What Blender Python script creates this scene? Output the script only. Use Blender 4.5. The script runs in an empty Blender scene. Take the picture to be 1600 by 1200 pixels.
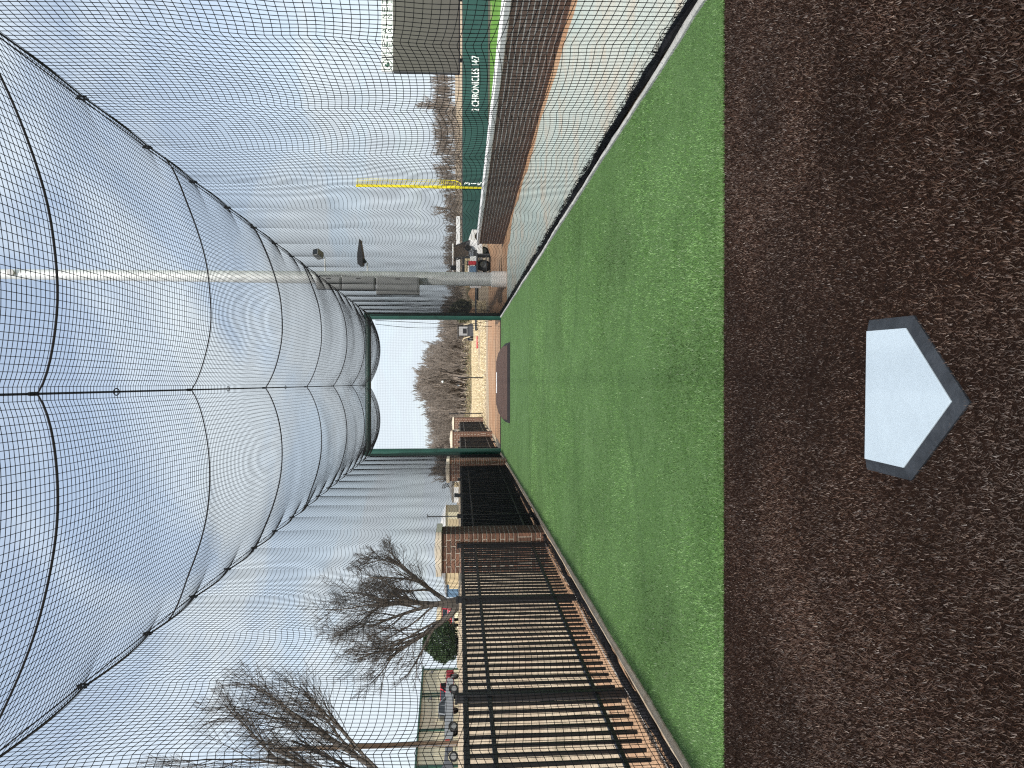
import bpy, math, random
import numpy as np
from mathutils import Vector, Matrix

R = math.radians
random.seed(7)
rng = np.random.default_rng(7)
SC = bpy.context.scene
COL = SC.collection

# ------------------------------------------------------------------ camera
EYE = 1.36
cam_d = bpy.data.cameras.new('camera')
cam = bpy.data.objects.new('camera', cam_d)
COL.objects.link(cam)
SC.camera = cam
cam_d.sensor_width = 36.0
cam_d.lens = 26.0
cam_d.clip_start = 0.05
cam_d.clip_end = 3000
_p = R(4.11)      # looks slightly down
_yaw = R(0.10)    # and a hair to the left; the phone was held upright, the picture lies on its side
_f = Vector((-math.sin(_yaw) * math.cos(_p), math.cos(_yaw) * math.cos(_p), -math.sin(_p)))
_up = Vector((math.cos(_yaw), math.sin(_yaw), 0))
_rt = _up.cross(-_f)
_m = Matrix((_rt, _up, -_f)).transposed().to_4x4()
_m.translation = Vector((0, 0, EYE))
cam.matrix_world = _m

# ------------------------------------------------------------------ sky, sun, exposure
SUN_EL = R(48)
SUN_AZ = math.atan2(-0.03, -1.0)      # from straight behind the camera
W = bpy.data.worlds.new('World')
SC.world = W
W.use_nodes = True
nt = W.node_tree
nt.nodes.clear()


def nd(tree, typ, **kw):
    n = tree.nodes.new(typ)
    for k, v in kw.items():
        setattr(n, k, v)
    return n


sky = nd(nt, 'ShaderNodeTexSky', sky_type='NISHITA')
sky.sun_disc = False
sky.sun_elevation = SUN_EL
sky.sun_rotation = SUN_AZ
sky.air_density = 1.0
sky.dust_density = 1.2
sky.ozone_density = 1.0
tc = nd(nt, 'ShaderNodeTexCoord')
sep = nd(nt, 'ShaderNodeSeparateXYZ')
nt.links.new(tc.outputs['Generated'], sep.inputs[0])
mx = nd(nt, 'ShaderNodeMath', operation='MAXIMUM'); mx.inputs[1].default_value = 0.0
nt.links.new(sep.outputs['Z'], mx.inputs[0])
ad = nd(nt, 'ShaderNodeMath', operation='ADD'); ad.inputs[1].default_value = 0.16
nt.links.new(mx.outputs[0], ad.inputs[0])
dv = nd(nt, 'ShaderNodeVectorMath', operation='DIVIDE')
cmb = nd(nt, 'ShaderNodeCombineXYZ')
for k in range(3):
    nt.links.new(ad.outputs[0], cmb.inputs[k])
nt.links.new(tc.outputs['Generated'], dv.inputs[0])
nt.links.new(cmb.outputs[0], dv.inputs[1])
mpg = nd(nt, 'ShaderNodeMapping')
mpg.inputs['Scale'].default_value = (1.0, 0.75, 0.4)
mpg.inputs['Location'].default_value = (3.1, 1.7, 0)
nt.links.new(dv.outputs[0], mpg.inputs[0])
nz = nd(nt, 'ShaderNodeTexNoise')
nz.inputs['Scale'].default_value = 1.7
nz.inputs['Detail'].default_value = 8
nz.inputs['Roughness'].default_value = 0.55
nz.inputs['Distortion'].default_value = 0.6
nt.links.new(mpg.outputs[0], nz.inputs['Vector'])
rmp = nd(nt, 'ShaderNodeValToRGB')
rmp.color_ramp.elements[0].position = 0.43
rmp.color_ramp.elements[0].color = (0.38, 0.38, 0.38, 1)
rmp.color_ramp.elements[1].position = 0.66
rmp.color_ramp.elements[1].color = (0.92, 0.92, 0.92, 1)
nt.links.new(nz.outputs['Fac'], rmp.inputs[0])
# thin veil of cloud, thicker where one looks through more air near the horizon
hz = nd(nt, 'ShaderNodeMapRange')
hz.inputs['From Min'].default_value = 0.0
hz.inputs['From Max'].default_value = 0.45
hz.inputs['To Min'].default_value = 0.55
hz.inputs['To Max'].default_value = 0.0
nt.links.new(mx.outputs[0], hz.inputs['Value'])
add2 = nd(nt, 'ShaderNodeMath', operation='ADD'); add2.use_clamp = True
nt.links.new(rmp.outputs[0], add2.inputs[0])
nt.links.new(hz.outputs[0], add2.inputs[1])
mixc = nd(nt, 'ShaderNodeMix', data_type='RGBA')
mixc.inputs['B'].default_value = (4.35, 4.85, 5.25, 1)
nt.links.new(add2.outputs[0], mixc.inputs['Factor'])
nt.links.new(sky.outputs[0], mixc.inputs['A'])
bgn = nd(nt, 'ShaderNodeBackground')
bgn.inputs['Strength'].default_value = 0.13
nt.links.new(mixc.outputs['Result'], bgn.inputs['Color'])
wo = nd(nt, 'ShaderNodeOutputWorld')
nt.links.new(bgn.outputs[0], wo.inputs[0])

sun_d = bpy.data.lights.new('sun', 'SUN')
sun_d.energy = 3.6
sun_d.angle = R(1.5)
sun_d.color = (1.0, 0.965, 0.91)
sun = bpy.data.objects.new('sun', sun_d)
COL.objects.link(sun)
_sd = Vector((math.sin(SUN_AZ) * math.cos(SUN_EL), math.cos(SUN_AZ) * math.cos(SUN_EL), math.sin(SUN_EL)))
sun.rotation_euler = _sd.to_track_quat('Z', 'Y').to_euler()
sun.location = (0, 0, 30)

vs = SC.view_settings
vs.view_transform = 'Standard'
vs.look = 'None'
vs.exposure = 0.6
SC.cycles.use_denoising = False
SC.cycles.filter_width = 1.2
SC.cycles.sample_clamp_direct = 5.0
SC.cycles.sample_clamp_indirect = 2.0
SC.cycles.max_bounces = 6
SC.cycles.diffuse_bounces = 3
vs.gamma = 1.0
vs.use_curve_mapping = False

# ------------------------------------------------------------------ materials
MATS = {}


def mat(name, col, rough=0.7, metal=0.0, var=0.0, scale=6.0, col2=None, bump=0.0, bscale=None,
        rand=0.0, spec=0.5, attr=None, detail=4, coords='Object', stretch=None):
    m = bpy.data.materials.new(name)
    m.use_nodes = True
    t = m.node_tree
    b = t.nodes['Principled BSDF']
    b.inputs['Roughness'].default_value = rough
    b.inputs['Metallic'].default_value = metal
    b.inputs['Specular IOR Level'].default_value = spec
    c = tuple(col) + (1,)
    b.inputs['Base Color'].default_value = c
    out = None
    co = nd(t, 'ShaderNodeTexCoord')
    src = co.outputs[coords]
    if stretch:
        mp = nd(t, 'ShaderNodeMapping')
        mp.inputs['Scale'].default_value = stretch
        t.links.new(src, mp.inputs[0])
        src = mp.outputs[0]
    if col2 is not None or var > 0:
        n = nd(t, 'ShaderNodeTexNoise')
        n.inputs['Scale'].default_value = scale
        n.inputs['Detail'].default_value = detail
        n.inputs['Roughness'].default_value = 0.62
        t.links.new(src, n.inputs['Vector'])
        mr = nd(t, 'ShaderNodeMapRange')
        mr.inputs['From Min'].default_value = 0.32
        mr.inputs['From Max'].default_value = 0.68
        t.links.new(n.outputs['Fac'], mr.inputs['Value'])
        mm = nd(t, 'ShaderNodeMix', data_type='RGBA')
        if col2 is None:
            mm.inputs['A'].default_value = tuple(x * (1 - var) for x in col) + (1,)
            mm.inputs['B'].default_value = tuple(min(1, x * (1 + var)) for x in col) + (1,)
        else:
            mm.inputs['A'].default_value = c
            mm.inputs['B'].default_value = tuple(col2) + (1,)
        t.links.new(mr.outputs[0], mm.inputs['Factor'])
        out = mm.outputs['Result']
    if attr:
        a = nd(t, 'ShaderNodeAttribute', attribute_name=attr)
        if out is None:
            out = a.outputs['Color']
        else:
            mu = nd(t, 'ShaderNodeMix', data_type='RGBA', blend_type='MULTIPLY')
            mu.inputs['Factor'].default_value = 1
            t.links.new(out, mu.inputs['A'])
            t.links.new(a.outputs['Color'], mu.inputs['B'])
            out = mu.outputs['Result']
    if rand > 0:
        oi = nd(t, 'ShaderNodeObjectInfo')
        mr2 = nd(t, 'ShaderNodeMapRange')
        mr2.inputs['To Min'].default_value = 1 - rand
        mr2.inputs['To Max'].default_value = 1 + rand
        t.links.new(oi.outputs['Random'], mr2.inputs['Value'])
        hs = nd(t, 'ShaderNodeHueSaturation')
        if out is None:
            hs.inputs['Color'].default_value = c
        else:
            t.links.new(out, hs.inputs['Color'])
        t.links.new(mr2.outputs[0], hs.inputs['Value'])
        out = hs.outputs['Color']
    if out is not None:
        t.links.new(out, b.inputs['Base Color'])
    if bump > 0:
        n2 = nd(t, 'ShaderNodeTexNoise')
        n2.inputs['Scale'].default_value = bscale or scale * 4
        n2.inputs['Detail'].default_value = 5
        t.links.new(src, n2.inputs['Vector'])
        bp = nd(t, 'ShaderNodeBump')
        bp.inputs['Strength'].default_value = bump
        bp.inputs['Distance'].default_value = 0.02
        t.links.new(n2.outputs['Fac'], bp.inputs['Height'])
        t.links.new(bp.outputs[0], b.inputs['Normal'])
    MATS[name] = m
    return m


mat('net', (0.010, 0.010, 0.012), 0.75, spec=0.2)
mat('rope', (0.012, 0.012, 0.015), 0.7, var=0.3, scale=40, spec=0.3)
mat('netpile', (0.016, 0.015, 0.018), 0.85, var=0.5, scale=60, bump=1.0, bscale=160, spec=0.2)
mat('leadrope', (0.55, 0.52, 0.48), 0.8, var=0.3, scale=30)
mat('frame_green', (0.012, 0.060, 0.045), 0.42, var=0.15, scale=3)
mat('steel_galv', (0.62, 0.63, 0.61), 0.45, metal=0.3, var=0.12, scale=5)
mat('cabinet', (0.24, 0.24, 0.235), 0.5, metal=0.2, var=0.06, scale=3)
mat('black_metal', (0.010, 0.010, 0.012), 0.45, var=0.2, scale=8, spec=0.45)
mat('screen_black', (0.007, 0.007, 0.008), 0.9, var=0.3, scale=5, spec=0.1)
mat('brick', (0.125, 0.058, 0.036), 0.85, col2=(0.200, 0.098, 0.060), scale=5, bump=0.35, bscale=60, rand=0.30)
mat('brick_dark', (0.120, 0.075, 0.058), 0.88, col2=(0.180, 0.115, 0.088), scale=4, bump=0.35, bscale=50, rand=0.28)
mat('mortar', (0.52, 0.46, 0.38), 0.95, var=0.2, scale=20, bump=0.3)
mat('mortar_pale', (0.62, 0.58, 0.54), 0.95, var=0.2, scale=20, bump=0.3)
mat('cap_cream', (0.62, 0.54, 0.42), 0.8, var=0.10, scale=6, bump=0.15)
mat('cap_white', (0.72, 0.71, 0.68), 0.8, var=0.08, scale=4, bump=0.12)
mat('plate_white', (0.43, 0.50, 0.545), 0.45, var=0.035, scale=7, bump=0.05, bscale=30)
mat('plate_black', (0.012, 0.014, 0.017), 0.5, col2=(0.032, 0.036, 0.042), scale=16, bump=0.3, bscale=60)
mat('turf_brown', (0.020, 0.010, 0.0065), 0.95, spec=0.08, var=0.35, scale=30, bump=0.8, bscale=260)
mat('blade_brown', (1, 1, 1), 0.45, attr='tint', spec=0.35)
mat('blade_green', (1, 1, 1), 0.45, attr='tint', spec=0.35)
mat('mound_brown', (0.070, 0.038, 0.026), 0.95, col2=(0.105, 0.060, 0.044), scale=14, bump=0.8, bscale=150)
mat('mound_edge', (0.012, 0.010, 0.010), 0.9, var=0.3)
mat('curb_left', (0.38, 0.28, 0.18), 0.9, col2=(0.50, 0.41, 0.30), scale=9, bump=0.5, bscale=50)
mat('curb_right', (0.34, 0.335, 0.31), 0.9, col2=(0.52, 0.51, 0.47), scale=7, bump=0.4, bscale=50)
mat('wood_pole', (0.19, 0.13, 0.085), 0.9, var=0.3, scale=6, stretch=(6, 6, 0.4), bump=0.4)
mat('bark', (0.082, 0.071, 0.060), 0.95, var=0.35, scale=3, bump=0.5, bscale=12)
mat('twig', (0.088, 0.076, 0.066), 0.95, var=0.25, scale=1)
mat('far_bark', (0.250, 0.212, 0.178), 0.95, var=0.25, scale=0.6, rand=0.18)  # much paler than the near bark: distance haze put into the colour
mat('cream_panel', (0.66, 0.60, 0.42), 0.6, var=0.06, scale=1.2)
mat('green_trim', (0.020, 0.075, 0.050), 0.55, var=0.1)
mat('white_paint', (0.80, 0.80, 0.78), 0.5, var=0.04, scale=2)
mat('letter_white', (0.86, 0.86, 0.86), 0.5, var=0.02)
mat('wall_teal', (0.013, 0.058, 0.052), 0.6, var=0.10, scale=0.6, rand=0.05)
mat('grey_panel', (0.078, 0.073, 0.061), 0.6, var=0.05, scale=0.8)
mat('dark_grey', (0.035, 0.036, 0.040), 0.6, var=0.15)
mat('yellow', (0.80, 0.66, 0.02), 0.5, var=0.06, scale=2)
mat('truck_grey', (0.10, 0.105, 0.115), 0.3, metal=0.4, var=0.08)
mat('truck_silver', (0.24, 0.25, 0.26), 0.3, metal=0.4, var=0.08)
mat('red_paint', (0.42, 0.025, 0.035), 0.35, var=0.1)
mat('glass_dark', (0.018, 0.022, 0.026), 0.12, var=0.1)
mat('tyre', (0.014, 0.014, 0.014), 0.85, var=0.2)
mat('rim', (0.22, 0.22, 0.21), 0.45, metal=0.5, var=0.1)
mat('tail_red', (0.45, 0.02, 0.02), 0.3, var=0.1)
mat('blue_paint', (0.10, 0.18, 0.28), 0.5, var=0.1)
mat('teal_tarp', (0.30, 0.55, 0.60), 0.6, var=0.2)
mat('roof_grey', (0.28, 0.28, 0.28), 0.8, var=0.1)
mat('tan_paint', (0.52, 0.42, 0.26), 0.6, var=0.1)
mat('conifer', (0.028, 0.050, 0.018), 0.9, attr='tint')
mat('brush', (0.24, 0.19, 0.11), 0.95, attr='tint')
mat('ball_white', (0.85, 0.85, 0.82), 0.6, var=0.03)


def ground_mat(name, c1, c2, c3, s1, s2, bump=0.4, bs=25):
    m = bpy.data.materials.new(name)
    m.use_nodes = True
    t = m.node_tree
    b = t.nodes['Principled BSDF']
    b.inputs['Roughness'].default_value = 0.95
    b.inputs['Specular IOR Level'].default_value = 0.2
    co = nd(t, 'ShaderNodeTexCoord')
    cols = []
    prev = None
    for s, cc, lo, hi in ((s1, c2, 0.42, 0.62), (s2, c3, 0.50, 0.72)):
        n = nd(t, 'ShaderNodeTexNoise')
        n.inputs['Scale'].default_value = s
        n.inputs['Detail'].default_value = 7
        n.inputs['Roughness'].default_value = 0.65
        t.links.new(co.outputs['Object'], n.inputs['Vector'])
        mr = nd(t, 'ShaderNodeMapRange')
        mr.inputs['From Min'].default_value = lo
        mr.inputs['From Max'].default_value = hi
        t.links.new(n.outputs['Fac'], mr.inputs['Value'])
        mm = nd(t, 'ShaderNodeMix', data_type='RGBA')
        if prev is None:
            mm.inputs['A'].default_value = c1 + (1,)
        else:
            t.links.new(prev, mm.inputs['A'])
        mm.inputs['B'].default_value = cc + (1,)
        t.links.new(mr.outputs[0], mm.inputs['Factor'])
        prev = mm.outputs['Result']
    nf = nd(t, 'ShaderNodeTexNoise')
    nf.inputs['Scale'].default_value = bs * 3
    nf.inputs['Detail'].default_value = 3
    t.links.new(co.outputs['Object'], nf.inputs['Vector'])
    mr = nd(t, 'ShaderNodeMapRange')
    mr.inputs['From Min'].default_value = 0.3
    mr.inputs['From Max'].default_value = 0.7
    mr.inputs['To Min'].default_value = 0.72
    mr.inputs['To Max'].default_value = 1.25
    t.links.new(nf.outputs['Fac'], mr.inputs['Value'])
    hs = nd(t, 'ShaderNodeHueSaturation')
    t.links.new(prev, hs.inputs['Color'])
    t.links.new(mr.outputs[0], hs.inputs['Value'])
    t.links.new(hs.outputs[0], b.inputs['Base Color'])
    n2 = nd(t, 'ShaderNodeTexNoise')
    n2.inputs['Scale'].default_value = bs
    n2.inputs['Detail'].default_value = 6
    t.links.new(co.outputs['Object'], n2.inputs['Vector'])
    bp = nd(t, 'ShaderNodeBump')
    bp.inputs['Strength'].default_value = bump
    bp.inputs['Distance'].default_value = 0.03
    t.links.new(n2.outputs['Fac'], bp.inputs['Height'])
    t.links.new(bp.outputs[0], b.inputs['Normal'])
    MATS[name] = m


ground_mat('ground', (0.37, 0.28, 0.19), (0.45, 0.36, 0.25), (0.27, 0.22, 0.145), 0.35, 0.9, 0.5, 9)
ground_mat('dirt', (0.36, 0.205, 0.115), (0.42, 0.27, 0.165), (0.31, 0.18, 0.105), 0.6, 2.2, 0.6, 12)
ground_mat('gravel', (0.38, 0.445, 0.41), (0.44, 0.455, 0.40), (0.47, 0.39, 0.30), 0.5, 1.1, 0.5, 45)
ground_mat('lot', (0.36, 0.34, 0.31), (0.42, 0.38, 0.32), (0.30, 0.29, 0.27), 0.2, 0.8, 0.3, 9)
ground_mat('field', (0.100, 0.220, 0.035), (0.120, 0.250, 0.045), (0.085, 0.195, 0.030), 0.3, 2.0, 0.4, 60)
ground_mat('turf_green', (0.102, 0.192, 0.060), (0.122, 0.220, 0.074), (0.078, 0.156, 0.044), 0.9, 5.0, 0.9, 110)


# ------------------------------------------------------------------ helpers
def tag(o, label=None, cat=None, group=None, kind=None):
    if label: o['label'] = label
    if cat: o['category'] = cat
    if group: o['group'] = group
    if kind: o['kind'] = kind
    return o


def empty(name, loc=(0, 0, 0), rz=0.0, parent=None):
    o = bpy.data.objects.new(name, None)
    o.empty_display_size = 0.2
    COL.objects.link(o)
    o.location = loc
    o.rotation_euler = (0, 0, rz)
    o.parent = parent
    return o


def link(name, me, parent=None, loc=None, rot=None):
    o = bpy.data.objects.new(name, me)
    COL.objects.link(o)
    o.parent = parent
    if loc is not None: o.location = loc
    if rot is not None: o.rotation_euler = rot
    return o


def np_mesh(name, V, F, m, smooth=False, tint=None):
    """V (n,3); F (k,3) or (k,4) all alike"""
    V = np.asarray(V, np.float32)
    F = np.asarray(F, np.int32)
    me = bpy.data.meshes.new(name)
    k = F.shape[1]
    me.vertices.add(len(V))
    me.vertices.foreach_set('co', V.ravel())
    me.loops.add(F.size)
    me.loops.foreach_set('vertex_index', F.ravel())
    me.polygons.add(len(F))
    me.polygons.foreach_set('loop_start', np.arange(0, F.size, k, dtype=np.int32))
    if smooth:
        me.polygons.foreach_set('use_smooth', np.ones(len(F), bool))
    me.update(calc_edges=True)
    if tint is not None:
        a = me.attributes.new('tint', 'FLOAT_COLOR', 'FACE')
        c4 = np.ones((len(F), 4), np.float32)
        c4[:, :3] = tint
        a.data.foreach_set('color', c4.ravel())
    me.materials.append(MATS[m])
    return me


class MB:
    def __init__(s):
        s.v = []; s.f = []

    def add(s, vs, fs):
        n = len(s.v)
        s.v += [tuple(v) for v in vs]
        s.f += [tuple(i + n for i in f) for f in fs]
        return s

    def box(s, x0, x1, y0, y1, z0, z1):
        return s.add([(x0, y0, z0), (x1, y0, z0), (x1, y1, z0), (x0, y1, z0),
                      (x0, y0, z1), (x1, y0, z1), (x1, y1, z1), (x0, y1, z1)],
                     [(0, 3, 2, 1), (4, 5, 6, 7), (0, 1, 5, 4), (1, 2, 6, 5), (2, 3, 7, 6), (3, 0, 4, 7)])

    def tube(s, pts, rad, n=8, caps=True):
        pts = [Vector(p) for p in pts]
        if not isinstance(rad, (list, tuple)):
            rad = [rad] * len(pts)
        base = len(s.v)
        ref = None
        for i, p in enumerate(pts):
            a = pts[max(0, i - 1)]; b = pts[min(len(pts) - 1, i + 1)]
            t = (b - a).normalized()
            if ref is None:
                ref = Vector((0, 0, 1)) if abs(t.z) < 0.9 else Vector((1, 0, 0))
            x = t.cross(ref).normalized()
            y = x.cross(t).normalized()
            for k in range(n):
                an = 2 * math.pi * k / n
                s.v.append(tuple(p + (x * math.cos(an) + y * math.sin(an)) * rad[i]))
        for i in range(len(pts) - 1):
            for k in range(n):
                a = base + i * n + k; b = base + i * n + (k + 1) % n
                s.f.append((a, b, b + n, a + n))
        if caps:
            s.f.append(tuple(base + k for k in range(n))[::-1])
            e = base + (len(pts) - 1) * n
            s.f.append(tuple(e + k for k in range(n)))
        return s

    def prism(s, poly, axis, a, b):
        """poly: list of (u,v); axis 'x': (a|b,u,v)  'y': (u,a|b,v)  'z': (u,v,a|b)"""
        def P(u, v, w):
            return {'x': (w, u, v), 'y': (u, w, v), 'z': (u, v, w)}[axis]
        n = len(poly)
        vs = [P(u, v, a) for u, v in poly] + [P(u, v, b) for u, v in poly]
        fs = [tuple(range(n)), tuple(range(2 * n - 1, n - 1, -1))]
        for i in range(n):
            j = (i + 1) % n
            fs.append((i, i + n, j + n, j))
        return s.add(vs, fs)

    def mesh(s, name, m, smooth=False):
        me = bpy.data.meshes.new(name)
        me.from_pydata(s.v, [], s.f)
        me.update()
        import bmesh
        bm = bmesh.new(); bm.from_mesh(me)
        bmesh.ops.recalc_face_normals(bm, faces=bm.faces)
        bm.to_mesh(me); bm.free()
        me.materials.append(MATS[m])
        if smooth:
            me.polygons.foreach_set('use_smooth', np.ones(len(me.polygons), bool))
            try:
                me.set_sharp_from_angle(angle=R(40))
            except Exception:
                pass
        return me

    def build(s, name, m, parent=None, smooth=False, loc=None, rot=None, bevel=0):
        o = link(name, s.mesh(name, m, smooth), parent, loc, rot)
        if bevel:
            b = o.modifiers.new('bevel', 'BEVEL'); b.width = bevel; b.segments = 2; b.limit_method = 'ANGLE'
        return o


def copy_tree(o, parent=None):
    c = o.copy()
    COL.objects.link(c)
    c.parent = parent
    for ch in o.children:
        copy_tree(ch, c)
    return c


def sstep(a, b, x):
    t = np.clip((np.asarray(x, float) - a) / (b - a), 0, 1)
    return t * t * (3 - 2 * t)


def wob(x, y, seed, sc=1.0, n=5):
    """smooth pseudo noise, about -1..1"""
    r = np.random.default_rng(seed)
    o = 0
    for _ in range(n):
        a = r.uniform(0, 2 * math.pi); f = r.uniform(0.5, 1.7) * sc
        o = o + np.sin((x * math.cos(a) + y * math.sin(a)) * f + r.uniform(0, 6.28))
    return o / n * 1.5


def text_mesh(name, body, size, m, depth=0.01):
    cu = bpy.data.curves.new(name, 'FONT')
    cu.body = body
    cu.size = size
    cu.extrude = depth
    cu.offset = size * 0.014
    cu.align_x = 'LEFT'
    ob = bpy.data.objects.new(name + '_tmp', cu)
    COL.objects.link(ob)
    dg = bpy.context.evaluated_depsgraph_get()
    me = bpy.data.meshes.new_from_object(ob.evaluated_get(dg))
    bpy.data.objects.remove(ob)
    bpy.data.curves.remove(cu)
    me.name = name
    me.materials.clear()
    me.materials.append(MATS[m])
    return me


# ------------------------------------------------------------------ terrain
XL, XR = -2.22, 2.06          # edges of the artificial turf
YEND = 23.45                  # where it stops, at the end frame
YMID = 3.64                   # brown / green seam


def wall_x(y):                # face of the low brick wall on the right
    return 4.60 - 0.0262 * (y - 8.8)


def terrain(x, y):
    left = sstep(3.1, 13.5, -x)
    z = 1.37 * left
    z = z - (1 - left) * 1.0 * sstep(35, 150, y)
    fld = np.maximum(sstep(0.35, 0.75, x - wall_x(np.minimum(y, 22.5))) * (1 - sstep(22.0, 24.0, y)), sstep(7.0, 10.0, x) * (1 - sstep(55.5, 57, y)))
    z = z * (1 - fld) - 0.92 * fld
    z = z + (2.2 * sstep(44, 52, x) + 0.9) * sstep(95, 150, y) * sstep(12, 30, x)
    z = z + 1.2 * sstep(190, 420, y)
    z = z - 0.035 * (1 - sstep(-2.56, -2.50, x)) * sstep(-2.9, -2.5, x) * 0
    return z


def grid(name, xs, ys, zf, m, parent=None):
    X, Y = np.meshgrid(np.asarray(xs, float), np.asarray(ys, float), indexing='ij')
    Z = zf(X, Y)
    V = np.stack([X, Y, Z + 0 * X], -1).reshape(-1, 3)
    nx, ny = len(xs), len(ys)
    i, j = np.meshgrid(np.arange(nx - 1), np.arange(ny - 1), indexing='ij')
    a = (i * ny + j).ravel()
    F = np.stack([a, a + ny, a + ny + 1, a + 1], 1)
    return link(name, np_mesh(name, V, F, m, smooth=True), parent)


gx = np.unique(np.concatenate([np.linspace(-900, -60, 18), np.linspace(-60, -14, 30), np.linspace(-14, 12, 105),
                               np.linspace(12, 60, 40), np.linspace(60, 900, 18)]))
gy = np.unique(np.concatenate([np.linspace(-60, 0, 12), np.linspace(0, 62, 125), np.linspace(62, 200, 70), np.linspace(200, 1500, 20)]))
g = grid('ground', gx, gy, lambda x, y: terrain(x, y) - 0.012 + 0.03 * wob(x, y, 3, 1.3) * sstep(24, 30, y) + 0.03 * wob(x, y, 4, 2.0) * sstep(3.0, 4.5, -x), 'ground')
tag(g, 'beige dry ground sloping up on the left to the far trees', kind='structure')

# orange dirt lot beyond the cage end and up along the brick wall
dx = np.linspace(-2.0, 7.2, 60); dy = np.linspace(23.5, 36.5, 60)


def dirt_z(x, y):
    return terrain(x, y) + 0.008 + 0.035 * wob(x, y, 3, 1.3) * sstep(24, 30, y) + 0.02 * wob(x, y, 11, 4) - 0.10 * sstep(33.5, 36.5, y + 0.8 * wob(x, 0 * y, 5, 1.2))


d1 = grid('dirt_lot', dx, dy, dirt_z, 'dirt')
tag(d1, 'orange dirt lot beyond the far end of the cage', kind='structure')
d2 = grid('dirt_strip', np.linspace(2.2, 4.75, 30), np.linspace(0.5, 23.5, 60),
          lambda x, y: 0.004 + 0 * x + 0.006 * wob(x, y, 12, 5) * sstep(2.3, 2.6, x), 'dirt')
tag(d2, 'orange dirt along the foot of the low brick wall', kind='structure')
d3 = grid('dirt_verge', np.linspace(-3.1, -2.32, 12), np.linspace(0.5, 40, 160),
          lambda x, y: 0.012 + 0.012 * wob(x, y, 13, 6) + 0.02 * sstep(-2.35, -2.7, x) * 0 - 0.02 * sstep(2.85, 3.1, -x), 'dirt')
tag(d3, 'narrow orange dirt verge under the iron fence', kind='structure')
# pale gravel walk between the cage and the wall, with a ragged edge
ys = np.linspace(0.5, 20.6, 120)
V = []; F = []
for i, y in enumerate(ys):
    e1 = 4.46 - 0.022 * (y - 8.8) + 0.06 * float(wob(y, 0.0, 21, 2.5)) - 0.9 * float(sstep(18.6, 20.6, y)) * (0.5 + 0.5 * float(wob(y, 0.0, 22, 3)))
    for k in range(9):
        t = k / 8
        V.append((2.19 + (e1 - 2.19) * t, y, 0.020 + 0.004 * float(wob(y, t * 4, 23, 3)) - (0.022 if k == 8 else 0)))
for i in range(len(ys) - 1):
    for k in range(8):
        a = i * 9 + k
        F.append((a, a + 1, a + 10, a + 9))
gv = link('gravel_walk', np_mesh('gravel_walk', V, F, 'gravel', smooth=True))
tag(gv, 'pale grey gravel walk between the net and the brick wall', kind='structure')
# mown field behind the brick wall
fx = np.linspace(5.5, 62, 60); fy = np.linspace(3, 54.6, 60)
fl = grid('field_turf', fx, fy, lambda x, y: np.where((x > 10.2) | (y < 21), -0.90, terrain(x, y) - 0.4) + 0.02 * wob(x, y, 14, 0.6), 'field')
tag(fl, 'bright green outfield turf in front of the teal wall', kind='structure')
# parking lot on the left rise
pk = grid('parking_lot', np.linspace(-46, -15.5, 20), np.linspace(52, 100, 30), lambda x, y: 1.395 + 0 * x + 0.006 * wob(x, y, 15, 0.5), 'lot')
tag(pk, 'pale parking lot in front of the cream building', kind='structure')

# ------------------------------------------------------------------ turf
tb = grid('brown_turf', np.linspace(XL, XR, 20), np.linspace(-1.5, YMID, 24), lambda x, y: 0.026 + 0.003 * wob(x, y, 31, 3), 'turf_brown')
tag(tb, 'dark brown artificial turf around home plate', kind='structure')
tg = grid('green_turf', np.linspace(XL, XR, 30), np.linspace(YMID, YEND, 120), lambda x, y: 0.028 + 0.003 * wob(x, y, 32, 2.2), 'turf_green')
tag(tg, 'green artificial turf running the length of the cage', kind='structure')


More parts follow.
